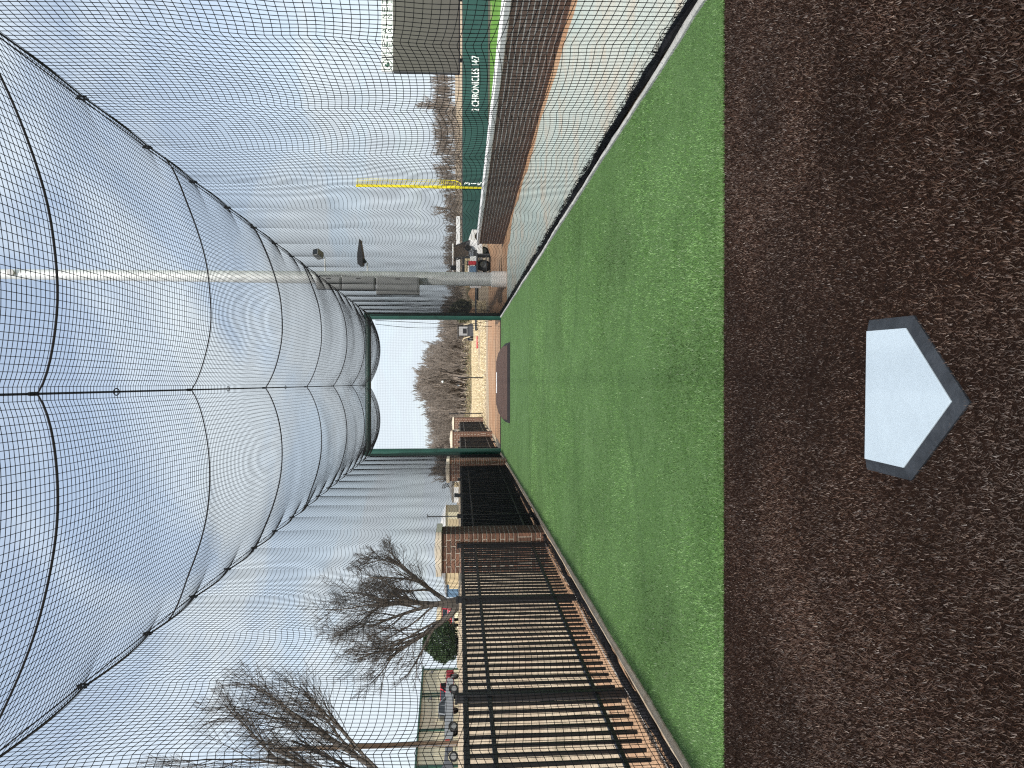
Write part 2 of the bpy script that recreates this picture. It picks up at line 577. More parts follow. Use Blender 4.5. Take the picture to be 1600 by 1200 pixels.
def blades(name, n, y0, y1, length, width, cols, m, seed, base=0.022, power=1.0, avoid=None, simple=False, dust=None, mott=0.2):
    r = np.random.default_rng(seed)
    x = r.uniform(XL + 0.005, XR - 0.005, n)
    y = y0 + (y1 - y0) * r.random(n) ** power
    if avoid is not None:
        k = ~avoid(x, y)
        x, y = x[k], y[k]
        n = len(x)
    # the nap lies over in drifting patches
    bias = wob(x, y, seed + 1, 1.6) * 1.1 + 0.6 * wob(x, y, seed + 2, 5.0)
    az = r.normal(0, 1.25, n) + math.pi / 2 * np.sign(bias + r.normal(0, 0.9, n))
    lean = np.clip(np.abs(r.normal(0.85, 0.30, n)), 0.12, 1.42)
    L = length * r.uniform(0.65, 1.25, n)
    w = width * r.uniform(0.6, 1.3, n) * 0.5
    face = r.uniform(0, 2 * math.pi, n)
    bx, by = np.cos(face) * w, np.sin(face) * w
    h1x, h1y = np.cos(az) * np.sin(lean * 0.6), np.sin(az) * np.sin(lean * 0.6)
    c1 = np.cos(lean * 0.6)
    h2x, h2y = np.cos(az) * np.sin(lean * 1.15), np.sin(az) * np.sin(lean * 1.15)
    c2 = np.cos(np.minimum(lean * 1.15, 1.5))
    z0 = np.full(n, base)
    mxx, myy, mzz = x + h1x * L * 0.55, y + h1y * L * 0.55, z0 + c1 * L * 0.55
    tx, ty, tz = mxx + h2x * L * 0.45, myy + h2y * L * 0.45, mzz + c2 * L * 0.45
    P = np.empty((n, 5, 3), np.float32)
    P[:, 0] = np.stack([x - bx, y - by, z0], 1)
    P[:, 1] = np.stack([x + bx, y + by, z0], 1)
    P[:, 2] = np.stack([mxx + bx * .85, myy + by * .85, mzz], 1)
    P[:, 3] = np.stack([mxx - bx * .85, myy - by * .85, mzz], 1)
    P[:, 4] = np.stack([tx, ty, tz], 1)
    o = (np.arange(n) * 5)[:, None]
    if simple:
        P = P[:, [0, 1, 4]]
        F = np.arange(3 * n).reshape(-1, 3)
    else:
        F = np.concatenate([o + np.array([[0, 1, 2]]), o + np.array([[0, 2, 3]]), o + np.array([[3, 2, 4]])], 1).reshape(-1, 3)
    cols = np.asarray(cols, float)
    pick = r.integers(0, len(cols), n)
    c = cols[pick] * r.uniform(0.6, 1.4, (n, 1)) * (1 + mott * wob(x, y, seed + 3, 3.2) + mott * 0.6 * wob(x, y, seed + 4, 9.0))[:, None]
    c = c * (1 - 0.34 * sstep(0.1, 1.0, wob(x, y, seed + 9, 3.0)) - 0.16 * sstep(0.2, 1.0, wob(x, y, seed + 10, 7.0)))[:, None] * 1.06   # worn, flattened patches
    if dust is not None:      # grey dust worked into the fibres in patches
        k = (sstep(0.15, 1.0, wob(x, y, seed + 7, 2.6)) * 0.75 + 0.25 * (r.random(n) < 0.25))[:, None]
        c = c * (1 - k) + np.asarray(dust)[None] * r.uniform(0.6, 1.4, (n, 1)) * k
    T = c if simple else np.repeat(c, 3, axis=0)
    me = np_mesh(name, P.reshape(-1, 3), F, m, tint=T)
    return link(name, me)


def plate_zone(x, y):
    return (np.abs(x + 0.040) < 0.228) & (y > 2.075) & (y < 2.315) | (np.abs(x + 0.044) < (y - 1.855) * 1.02) & (y > 1.84) & (y <= 2.08)


brown_cols = [(0.054, 0.028, 0.018), (0.038, 0.019, 0.012), (0.074, 0.042, 0.029), (0.128, 0.088, 0.066), (0.043, 0.022, 0.014), (0.034, 0.017, 0.011)]  # the palest tone paints in the glint of fibres catching light
green_cols = [(0.108, 0.208, 0.056), (0.082, 0.172, 0.042), (0.130, 0.238, 0.072), (0.165, 0.258, 0.104), (0.092, 0.186, 0.046)]
b1 = blades('brown_turf_blades', 400000, 1.25, YMID + 0.005, 0.018, 0.0046, brown_cols, 'blade_brown', 41, power=1.15, simple=True, avoid=plate_zone, dust=(0.092, 0.073, 0.063), mott=0.34)
tag(b1, 'short brown turf fibres around home plate', 'turf', kind='stuff')
b2 = blades('green_turf_blades', 260000, YMID - 0.005, 14.0, 0.024, 0.0052, green_cols, 'blade_green', 51, power=1.7, simple=True, mott=0.26)
tag(b2, 'short green turf fibres of the cage floor', 'turf', kind='stuff')

# kerbs along the turf
def kerb(name, x0, x1, m, seed, label):
    ys = np.arange(0.5, YEND + 0.05, 0.12)
    mb = MB()
    prof = []
    for y in ys:
        a = x0 + 0.012 * float(wob(y, 0, seed, 1.2)) + 0.008 * float(wob(y, 0, seed + 1, 9))
        b = x1 + 0.008 * float(wob(y, 0, seed + 2, 2.2)) + 0.006 * float(wob(y, 0, seed + 3, 11))
        h = 0.055 + 0.006 * float(wob(y, 0, seed + 4, 1.5))
        prof.append([(a, y, 0.0), (a + 0.008, y, h - 0.008), (a + 0.02, y, h), (b - 0.015, y, h), (b, y, h - 0.012), (b, y, 0.0)])
    n = 6
    for p in prof: mb.v += p
    for i in range(len(prof) - 1):
        for k in range(n - 1):
            a = i * n + k
            mb.f.append((a, a + 1, a + n + 1, a + n))
    o = mb.build(name, m, smooth=True)
    tag(o, label, kind='structure')


kerb('kerb_left', XL - 0.062, XL + 0.012, 'curb_left', 61, 'rough beige concrete kerb along the left turf edge')
kerb('kerb_right', XR - 0.004, XR + 0.046, 'curb_right', 71, 'pale concrete kerb along the right turf edge')
mb = MB().box(XL, XR, YEND, YEND + 0.07, 0.0, 0.05)
tag(mb.build('turf_end_edge', 'mound_edge', bevel=0.01), kind='structure')

# ------------------------------------------------------------------ home plate
hp = empty('home_plate', (-0.040, 2.302, 0.0), R(-1.4))
tag(hp, 'white home plate with black rubber edge on the brown turf', 'home plate')
hw, sd, dp = 0.2065, 0.208, 0.416
top = [(-hw, 0), (hw, 0), (hw, -sd), (0, -dp), (-hw, -sd)]
bw = 0.036
outer = [(-hw - bw, 0.012), (hw + bw, 0.012), (hw + bw, -sd - bw * 0.42), (0, -dp - bw * 1.42), (-hw - bw, -sd - bw * 0.42)]
zt, zb = 0.050, 0.030
mb = MB()
n = 5
mb.add([(x, y, zt) for x, y in top] + [(x * 1.0, y, zt - 0.006) for x, y in top],
       [tuple(range(5))[::-1]] + [(i, (i + 1) % 5, (i + 1) % 5 + 5, i + 5) for i in range(5)])
mb.build('plate_top', 'plate_white', hp, bevel=0.0015)
mb = MB()
inn = [(x * 1.004, y * 1.004 + 0.001, zt - 0.004) for x, y in top]
mid = [(x, y, zb + 0.004) for x, y in outer]
low = [(x, y, 0.0) for x, y in outer]
mb.add(inn + mid + low, [(i, (i + 1) % 5, (i + 1) % 5 + 5, i + 5) for i in range(5)] + [(i + 5, (i + 1) % 5 + 5, (i + 1) % 5 + 10, i + 10) for i in range(5)])
mb.build('plate_border', 'plate_black', hp)

# ------------------------------------------------------------------ mound
mo = empty('pitching_mound', (0.0, 19.2, 0.03))
tag(mo, 'brown portable pitching mound at the far end of the green turf', 'pitching mound')
low = [(-1.06, 0.0), (1.06, 0.0), (1.12, 1.9), (0.98, 3.2), (-0.98, 3.2), (-1.12, 1.9)]
mb = MB()
edge_h = 0.07
tp = [(-0.98, 0.10, edge_h), (0.98, 0.10, edge_h), (1.03, 1.9, edge_h + 0.02), (0.90, 3.15, 0.14), (-0.90, 3.15, 0.14), (-1.03, 1.9, edge_h + 0.02)]
cr = [(-0.62, 2.2, 0.215), (0.62, 2.2, 0.215), (0.62, 3.0, 0.215), (-0.62, 3.0, 0.215)]
mb.add(tp + cr, [(0, 1, 7, 6), (1, 2, 7), (2, 3, 8, 7), (3, 4, 9, 8), (4, 5, 6, 9), (5, 0, 6), (6, 7, 8, 9)])
mb.build('mound_surface', 'mound_brown', mo)
mb = MB()
mb.add([(x, y, 0.0) for x, y in low] + [(x, y, z - 0.001) for x, y, z in tp], [(i, (i + 1) % 6, (i + 1) % 6 + 6, i + 6) for i in range(6)])
mb.build('mound_edge', 'mound_edge', mo)
MB().box(-0.305, 0.305, 2.52, 2.67, 0.20, 0.226).build('pitching_rubber', 'white_paint', mo, bevel=0.004)

# ------------------------------------------------------------------ cage end frame
YF = 23.5
fr = empty('steel_gantry', (-0.07, YF, 0))
tag(fr, 'dark green steel gantry of two posts and a top beam at the cage end', 'gantry')
PX0, PX1, HB = -2.12, 2.17, 4.10
for x in (PX0, PX1):
    p = MB().tube([(x, 0, 0), (x, 0, 4.30)], 0.115, 20).build('post', 'frame_green', fr, smooth=True)
    MB().tube([(x, 0, 4.30), (x, 0, 4.32)], [0.12, 0.10], 16).build('post_cap', 'frame_green', p, smooth=True)
    MB().box(x - 0.15, x + 0.15, -0.15, 0.15, 0.0, 0.02).build('base_plate', 'frame_green', p)
MB().tube([(PX0, 0, 4.20), (PX1, 0, 4.20)], 0.09, 14).build('top_beam', 'frame_green', fr, smooth=True)

# three support cables
XCE = -0.075           # centre cable
HC = 4.20
XN0, XN1 = -2.25, 2.11


def cable(name, pts, r, label):
    o = MB().tube(pts, r, 6).build(name, 'rope', None, smooth=True)
    tag(o, label, 'cable', 'support cables of the net')


cable('support_cable', [(XCE, y, HC + 0.02 + 0.05 * ((y - 12) / 12) ** 2 - 0.05) for y in np.linspace(-3.2, YF, 26)], 0.0085, 'black support cable along the middle of the net roof')
cable('support_cable', [(XN0, y, 4.16) for y in np.linspace(-3.2, YF, 26)], 0.005, 'black support cable along the left top edge of the net')
cable('support_cable', [(XN1, y, 4.16) for y in np.linspace(-3.2, YF, 26)], 0.005, 'black support cable along the right top edge of the net')


# ------------------------------------------------------------------ the net
def tubes(P, offs):
    """P (N,M,3) polylines, offs (k,3) cross-section offsets or (N,M) radius scaling -> V,F"""
    N, M, _ = P.shape
    k = len(offs)
    V = (P[:, :, None, :] + offs[None, None]).reshape(-1, 3)
    i, j, s = np.meshgrid(np.arange(N), np.arange(M - 1), np.arange(k), indexing='ij')
    a = ((i * M + j) * k + s).ravel()
    b = ((i * M + j) * k + (s + 1) % k).ravel()
    return V, np.stack([a, b, b + k, a + k], 1)


def tri_offs(ax, r):
    an = np.array([0.4, 0.4 + 2.094, 0.4 + 4.189])
    c, s = np.cos(an) * r, np.sin(an) * r
    z = np.zeros(3)
    return {'x': np.stack([z, c, s], 1), 'y': np.stack([c, z, s], 1), 'z': np.stack([c, s, z], 1)}[ax]


def join(parts):
    Vs, Fs, o = [], [], 0
    for V, F in parts:
        Vs.append(V); Fs.append(F + o); o += len(V)
    return np.concatenate(Vs), np.concatenate(Fs)


def knots(P, r):
    """little octahedra on points"""
    P = P.reshape(-1, 3)
    d = np.array([(1, 0, 0), (0, 1, 0), (-1, 0, 0), (0, -1, 0), (0, 0, 1), (0, 0, -1)], float) * r
    V = (P[:, None] + d[None]).reshape(-1, 3)
    f = np.array([(0, 1, 4), (1, 2, 4), (2, 3, 4), (3, 0, 4), (1, 0, 5), (2, 1, 5), (3, 2, 5), (0, 3, 5)])
    F = (np.arange(len(P)) * 6)[:, None, None] + f[None]
    return V, F.reshape(-1, 3)


TR = 0.0025
HOOK = 1.15
HOOK0 = 4.55


def scallop(y):
    t = ((y - HOOK0) / HOOK) % 1.0
    return 4 * t * (1 - t)


def side_pt(y, v, side):
    """v: 0 top .. 1 bottom"""
    xb = XN0 if side < 0 else XN1
    s = side
    sc = scallop(y)
    ztop = 4.13 - (0.062 if side < 0 else 0.042) * sc
    zbot = 0.07
    wavez = -0.11 * (sc - 0.5) * v * (1 - v) ** 0.7 * 1.6
    wavez = wavez + 0.035 * wob(y, v * 4, 81 + side, 1.9) * np.sin(np.pi * v) + 0.018 * wob(y, v * 4, 91 + side, 5.0) * np.sin(np.pi * v)
    z = ztop + (zbot - ztop) * v + wavez
    damp = np.clip(5.0 / np.maximum(y, 1.0), 0, 1)
    x = xb + s * damp * 0.05 * np.sin(np.pi * v) * wob(y, v * 3, 101 + side, 1.1) + s * damp ** 1.5 * 0.018 * wob(y, v * 5, 111 + side, 4.5) * np.sin(np.pi * v)
    x = x - s * 0.02 * sc * (1 - v) ** 3
    yy = y + 0.035 * wob(y, v * 4, 121 + side, 1.0) * np.sin(np.pi * v) + 0.010 * wob(y, v * 6, 131 + side, 6.0) * np.sin(np.pi * v)
    return np.stack([x, yy, z], -1)


NY0, NY1 = -3.0, YF - 0.06
net = empty('cage_net', (0, 0, 0))
tag(net, 'black mesh net of the tunnel cage with roof, sides and end', 'net')
CELL = 0.050


def side_net(side):
    ny = int((NY1 - NY0) / CELL)
    nv = int(4.1 / CELL)
    ysf = NY0 + (np.arange(ny) + 0.5) * (NY1 - NY0) / ny
    vv = np.linspace(0.004, 0.997, nv)
    parts = []
    # threads along the cage
    A, B = np.meshgrid(vv, ysf, indexing='ij')
    parts.append(tubes(side_pt(B, A, side), tri_offs('x', TR)[:, [2, 0, 1]][:, [1, 0, 2]] if False else tri_offs('y', TR)))
    # upright threads
    v2 = vv[::2]
    B, A = np.meshgrid(ysf, v2, indexing='ij')
    parts.append(tubes(side_pt(B, A, side), tri_offs('z', TR)))
    V, F = join(parts)
    o = link('side_net', np_mesh('side_net', V, F, 'net'), net)
    yk = ysf[(ysf > 3.6) & (ysf < 8.0)]
    A, B = np.meshgrid(vv, yk, indexing='ij')
    Vk, Fk = knots(side_pt(B, A, side), 0.0042)
    k = link('knots', np_mesh('knots', Vk, Fk, 'net'), o)
    k['kind'] = 'stuff'
    o['kind'] = 'stuff'
    # edge rope with its scallops
    ye = np.arange(NY0, NY1, 0.06)
    P = side_pt(ye, 0 * ye, side)
    MB().tube([tuple(p) for p in P], 0.007, 5).build('edge_rope', 'rope', net, smooth=True)
    # hooks that carry the net
    for y in np.arange(HOOK0, NY1, HOOK):
        p = side_pt(np.array([y]), np.array([0.0]), side)[0]
        mb = MB()
        mb.tube([(p[0], p[1] - 0.03, p[2] - 0.03), (p[0], p[1] - 0.035, p[2] + 0.03), (p[0], p[1], p[2] + 0.055), (p[0], p[1] + 0.035, p[2] + 0.03), (p[0], p[1] + 0.02, p[2] - 0.02)], 0.008, 6)
        mb.build('hook', 'rope', net, smooth=True)


for s in (-1, 1):
    side_net(s)

ROPES = [-0.60, 2.30, 5.15, 7.97, 10.92, 13.82, 16.72, 19.62, 22.45]


def roof_pt(u, v):
    """u -1..1 across, v along at the centre cable"""
    au = np.abs(u)
    y = v - 0.85 * au ** 1.15
    x = np.where(u < 0, XCE + (XCE - XN0) * u, XCE + (XN1 - XCE) * u)
    sag = 0.27 + 0.007 * np.clip(v - 5, 0, 20)
    prof = 4 * au * (1 - au)
    prof = prof ** 0.9
    # lighter mesh hangs a bit above the heavy cross ropes
    d = np.min(np.abs(v[..., None] - np.array(ROPES)), axis=-1)
    lift = 0.03 * sstep(0, 1.3, d) * prof * np.clip(7.0 / np.maximum(v, 1), 0, 1)
    edge = 4.14 - np.where(u < 0, 0.058, 0.038) * scallop(y) * sstep(0.80, 1.0, au)
    cz = HC + 0.05 * ((v - 12) / 12) ** 2 - 0.045 - 0.02 * sstep(0, 1.2, d) * (1 - sstep(0, 0.15, au))
    z = cz + (edge - cz) * au - sag * prof + lift
    z = z + (0.012 * wob(x * 1.0, y, 141, 2.2) + 0.006 * wob(x, y, 142, 7.0)) * prof * np.clip(7.0 / np.maximum(v, 1), 0, 1)
    # gathers bunch towards the hooks at the edge
    y = y + 0.025 * np.sin((y - HOOK0) / HOOK * 2 * math.pi) * sstep(0.75, 1.0, au) + 0.012 * wob(x, y, 143, 4.0) * prof
    x = x + 0.014 * wob(x, y, 144, 3.0) * prof
    return np.stack([x, y, z], -1)


RC = 0.0475
nu = int(4.5 / RC)
V0, V1 = -3.0, YF - 0.02
nv = int((V1 - V0) / RC)
uu = np.linspace(-1, 1, nu + 1)
vv = np.linspace(V0, V1, nv + 1)
A, B = np.meshgrid(uu, vv, indexing='ij')
parts = [tubes(roof_pt(A, B), tri_offs('y', TR))]
B, A = np.meshgrid(vv, uu[::2] if len(uu) % 2 else np.append(uu[::2], uu[-1]), indexing='ij')
parts.append(tubes(roof_pt(A, B), tri_offs('x', TR)))
V, F = join(parts)
rf = link('roof_net', np_mesh('roof_net', V, F, 'net'), net)
rf['kind'] = 'stuff'
vk = vv[(vv > 3.8) & (vv < 8.5)]
A, B = np.meshgrid(uu, vk, indexing='ij')
Vk, Fk = knots(roof_pt(A, B), 0.0042)
k = link('knots', np_mesh('knots', Vk, Fk, 'net'), rf)
k['kind'] = 'stuff'
for r in ROPES:
    u = np.linspace(-1, 1, 61)
    P = roof_pt(u, np.full_like(u, r))
    P[:, 2] -= 0.006
    MB().tube([tuple(p) for p in P], 0.0068 if r < 10 else 0.0095, 6).build('cross_rope', 'rope', net, smooth=True)
    p = roof_pt(np.array([0.0]), np.array([r]))[0]
    MB().tube([(p[0], p[1] - 0.05, p[2] + 0.02), (p[0], p[1] + 0.05, p[2] + 0.02)], 0.014, 8).build('rope_knot', 'rope', net, smooth=True)
for r in (6.25, 9.15, 12.1):
    p = roof_pt(np.array([0.0]), np.array([r]))[0]
    ring = [(p[0] + 0.028 * math.cos(a), p[1] + 0.05 * math.sin(a), p[2] + 0.0) for a in np.linspace(0, 2 * math.pi, 13)]
    MB().tube(ring, 0.005, 5).build('ring', 'rope', net, smooth=True)
# end net behind the frame
nx = int(4.3 / CELL); nz_ = int(4.0 / CELL)
xs = np.linspace(XN0 + 0.08, XN1 - 0.02, nx); zs = np.linspace(0.05, 4.02, nz_)


def end_pt(x, z):
    y = YF + 0.13 + 0.05 * wob(x, z, 151, 1.3) * np.sin(np.pi * z / 4.1)
    return np.stack([x + 0.01 * wob(x, z, 152, 3), y, z + 0.015 * wob(x, z, 153, 2)], -1)


A, B = np.meshgrid(xs, zs, indexing='ij')
p1 = tubes(end_pt(A, B)[:, ::2], tri_offs('z', 0.0014))
B, A = np.meshgrid(zs, xs, indexing='ij')
p2 = tubes(end_pt(A, B)[:, ::2], tri_offs('x', 0.0014))
V, F = join([p1, p2])
en = link('end_net', np_mesh('end_net', V, F, 'net'), net)
en['kind'] = 'stuff'
# bunched net lying along the kerbs
for side, xc in ((-1, XL - 0.100), (1, XR + 0.080)):
    mb = MB()
    pts, rad = [], []
    yy = np.arange(1.6, YF - 0.1, 0.05)
    for y in yy:
        pts.append((xc + 0.016 * float(wob(y, 0, 161 + side, 2.4)) + 0.008 * float(wob(y, 0, 163 + side, 11)), y, 0.055 + 0.012 * float(wob(y, 0, 165 + side, 4))))
        rad.append((0.026 if side < 0 else 0.030) + 0.008 * float(wob(y, 0, 167 + side, 3.3)) + 0.007 * float(wob(y, 0, 169 + side, 17)))
    mb.tube(pts, rad, 9)
    mb.build('net_bundle', 'netpile', net)
    # loose loops of mesh standing up out of the bundle
    P = []
    rr = np.random.default_rng(170 + side)
    for q in range(1500):
        y = rr.uniform(1.8, YF - 0.2)
        x = xc + rr.normal(0, 0.022)
        a = rr.uniform(-1.0, 1.0)
        ln = rr.uniform(0.03, 0.10)
        h = rr.uniform(0.01, 0.05)
        t = np.linspace(0, 1, 5)
        P.append(np.stack([x + ln * math.sin(a) * (t - .5), y + ln * math.cos(a) * (t - .5), 0.07 + h * 4 * t * (1 - t)], -1))
    V, F = tubes(np.array(P), tri_offs('y', 0.002))
    lo = link('loose_mesh', np_mesh('loose_mesh', V, F, 'net'), net)
    lo['kind'] = 'stuff'
pts = [(XL - 0.185 + 0.03 * float(wob(y, 0, 181, 1.3)) + 0.012 * float(wob(y, 0, 182, 5)), y, 0.06 + 0.012 * float(wob(y, 0, 183, 3))) for y in np.arange(1.6, YF, 0.08)]
MB().tube(pts, 0.006, 5).build('lead_rope', 'leadrope', net, smooth=True)
# slack rope ends hanging beside the right post
for j, (x0, x1, bow) in enumerate(((1.98, 1.80, 0.0), (1.86, 2.0, -0.18))):
    pts = [(x0 + (x1 - x0) * t + bow * math.sin(math.pi * t), YF + 0.22, 4.0 - 3.7 * t) for t in np.linspace(0, 1, 20)]
    MB().tube(pts, 0.008, 5).build('hanging_rope', 'rope', net, smooth=True)
# ball caught in the end net
bl = MB()
for i in range(9):
    for j in range(14):
        th = math.pi * i / 8; ph = 2 * math.pi * j / 14
        bl.v.append((0.04 * math.sin(th) * math.cos(ph), 0.04 * math.sin(th) * math.sin(ph), 0.04 * math.cos(th)))
for i in range(8):
    for j in range(14):
        a = i * 14 + j; b = i * 14 + (j + 1) % 14
        bl.f.append((a, b, b + 14, a + 14))
o = bl.build('ball', 'ball_white', None, smooth=True, loc=(0.03, YF + 0.06, 1.87))
tag(o, 'small white ball caught in the end net', 'ball')

# ------------------------------------------------------------------ iron fence and brick columns
def fence_x(y):
    return -2.47 + 0.011 * (y - 8)


BR_L, BR_H, JT = 0.190, 0.0550, 0.0125
BRICKS = {}


def brick_mesh(L, D, H, m):
    k = (round(L, 3), round(D, 3), round(H, 3), m)
    if k not in BRICKS:
        c = 0.003
        mb = MB()
        x0, x1, y0, y1, z0, z1 = -L / 2, L / 2, -D / 2, D / 2, -H / 2, H / 2
        mb.add([(x0 + c, y0, z0 + c), (x1 - c, y0, z0 + c), (x1 - c, y0, z1 - c), (x0 + c, y0, z1 - c),
                (x0, y0 + c, z0), (x1, y0 + c, z0), (x1, y0 + c, z1), (x0, y0 + c, z1),
                (x0, y1, z0), (x1, y1, z0), (x1, y1, z1), (x0, y1, z1)],
               [(0, 1, 2, 3), (0, 4, 5, 1), (1, 5, 6, 2), (2, 6, 7, 3), (3, 7, 4, 0),
                (4, 8, 9, 5), (5, 9, 10, 6), (6, 10, 11, 7), (7, 11, 8, 4), (8, 11, 10, 9)])
        BRICKS[k] = mb.mesh('brick', m)
    return BRICKS[k]


def column_layout(w, H):
    """bricks as (face, centre along, z centre, length, height); face 0 front, 1 right, 2 left, 3 back"""
    out = []
    pitch = BR_H + JT
    rows = []
    z = 0.0
    while z < H - pitch * 0.6:
        if abs(z - 4 * pitch) < 1e-6:
            rows.append((z, 0.192, 's')); z += 0.192 + JT
        else:
            rows.append((z, BR_H, 'r')); z += pitch
    for i, (z, h, kind) in enumerate(rows):
        for face in range(4):
            a, b = (0, w) if face in (0, 3) else (0.092, w - 0.092)
            if kind == 's':
                n = int(round((b - a) / (BR_H + JT)))
                L = (b - a) / n - JT
                for k in range(n):
                    out.append((face, a + (k + .5) * (b - a) / n, z + h / 2, L, h))
            else:
                cur = a + (0 if (i + face) % 2 else -0.1)
                while cur < b - 0.02:
                    s, e = max(cur, a), min(cur + 0.2, b)
                    if e - s > 0.03:
                        out.append((face, (s + e) / 2, z + h / 2, e - s - JT, h))
                    cur += 0.2
    return out, rows[-1][0] + rows[-1][1]


def brick_column(x_right, y, w, H, single, label, z0=0.0):
    root = empty('brick_column', (x_right - w, y, z0))
    tag(root, label, 'column', 'brick columns of the iron fence')
    lay, ht = column_layout(w, H)
    MB().box(0.009, w - 0.009, 0.009, w - 0.009, -0.3, ht + 0.006).build('mortar_core', 'mortar', root)
    rest = MB()
    r = random.Random(int(y * 10))
    D = 0.090
    for face, a, z, L, h in lay:
        if face == 0: loc, rz = (a, D / 2, z), 0
        elif face == 1: loc, rz = (w - D / 2, a, z), math.pi / 2
        elif face == 2: loc, rz = (D / 2, a, z), -math.pi / 2
        else: loc, rz = (a, w - D / 2, z), math.pi
        if single and face in (0, 1):
            o = link('brick', brick_mesh(L, D, h, 'brick'), root, loc, (0, 0, rz))
            o.location.y += r.uniform(-0.0015, 0.0015) if face == 0 else 0
        else:
            c, s = abs(math.cos(rz)), abs(math.sin(rz))
            lx, ly = L * c + D * s, L * s + D * c
            rest.box(loc[0] - lx / 2, loc[0] + lx / 2, loc[1] - ly / 2, loc[1] + ly / 2, loc[2] - h / 2, loc[2] + h / 2)
    bw_ = rest.build('brickwork', 'brick', root)
    bw_['kind'] = 'stuff'
    ov = 0.035
    mb = MB()
    a, b = -ov, w + ov
    zc = ht + 0.008
    mb.box(a, b, a, b, zc, zc + 0.085)
    mb.add([(a, a, zc + 0.085), (b, a, zc + 0.085), (b, b, zc + 0.085), (a, b, zc + 0.085), (w / 2, w / 2, zc + 0.085 + 0.035)],
           [(0, 1, 4), (1, 2, 4), (2, 3, 4), (3, 0, 4)])
    mb.build('capstone', 'cap_cream', root, bevel=0.006)
    return root


CW = 0.60
cols = [(11.15, 'brick column with cream cap nearest the camera beside the net'),
        (20.6, 'brick column with cream cap just left of the green frame post'),
        (30.2, 'brick column with peaked cap seen through the end frame, nearer one'),
        (39.8, 'farthest brick column with peaked cap seen through the end frame')]
for i, (y, lb) in enumerate(cols):
    brick_column(-2.27 + 0.0135 * (y - 11), y, CW, 1.66, i < 2, lb, z0=-0.0)

pick_me = MB().box(-0.011, 0.011, -0.011, 0.011, 0, 1.245).mesh('picket', 'black_metal')
FZ = 1.335


def iron_fence(y0, y1, posts, screen, label):
    x0, x1 = fence_x(y0), fence_x(y1)
    ang = math.atan2(-(x1 - x0), y1 - y0)
    L = math.hypot(x1 - x0, y1 - y0)
    root = empty('iron_fence', (x0, y0, 0), ang)
    tag(root, label, 'fence', 'black iron fence panels')
    for z, h in ((FZ - 0.05, 0.042), (FZ - 0.235, 0.032), (0.25, 0.032)):
        MB().box(-0.019, 0.019, 0, L, z, z + h).build('rail', 'black_metal', root, bevel=0.003)
    n = int(L / 0.127)
    for k in range(n):
        y = (k + 0.5) * L / n
        if min([abs(y - (p - y0)) for p in posts] + [9]) < 0.05:
            continue
        link('picket', pick_me, root, (0, y, 0.085))
    for p in posts:
        po = MB().box(-0.032, 0.032, p - y0 - 0.032, p - y0 + 0.032, -0.1, FZ + 0.035).build('post', 'black_metal', root, bevel=0.004)
        MB().box(-0.038, 0.038, p - y0 - 0.038, p - y0 + 0.038, FZ + 0.035, FZ + 0.055).build('post_cap', 'black_metal', po)
    if screen:
        mb = MB()
        nn = 60
        for k in range(nn + 1):
            y = L * k / nn
            w_ = 0.006 * math.sin(y * 5.1) + 0.004 * math.sin(y * 13)
            for z in (0.10, 0.5, 0.9, FZ - 0.03):
                for t in (0, 0.004):
                    mb.v.append((-0.030 - t + w_, y, z))
        for k in range(nn):
            for q in range(3):
                for t in (0, 1):
                    a = k * 8 + q * 2 + t
                    mb.f.append((a, a + 2, a + 10, a + 8))
            for q in (0, 3):
                a = k * 8 + q * 2
                mb.f.append((a, a + 1, a + 9, a + 8))
        mb.build('privacy_screen', 'screen_black', root)


iron_fence(2.6, 11.14, [3.42, 5.86, 8.42, 11.08], False, 'black iron picket fence panel in front of the nearest brick column')
iron_fence(11.78, 20.58, [13.4, 15.7, 18.1], True, 'iron fence panel with black screen between the first two brick columns')
iron_fence(21.22, 30.18, [23.7, 25.9, 28.1], True, 'iron fence panel with black screen behind the green frame post')
iron_fence(30.82, 39.78, [33.1, 35.3, 37.5], True, 'iron fence panel with black screen between the two farthest columns')
iron_fence(40.42, 44.0, [43.9], True, 'short iron fence panel with black screen beyond the farthest column')
# thin dark posts
for x, y, h, lb in ((0.27, 39.2, 1.42, 'thin black post standing alone on the dirt beyond the mound'),
                    (-1.78, 42.6, 1.95, 'thin black post rising beside the farthest brick column')):
    o = empty('steel_post', (x, y, float(terrain(x, y)) - 0.1))
    MB().box(-0.028, 0.028, -0.004, 0.004, 0, h + 0.1).build('flange', 'black_metal', o)
    MB().box(-0.004, 0.004, -0.03, -0.004, 0, h + 0.1).build('web', 'black_metal', o)
    tag(o, lb, 'post')

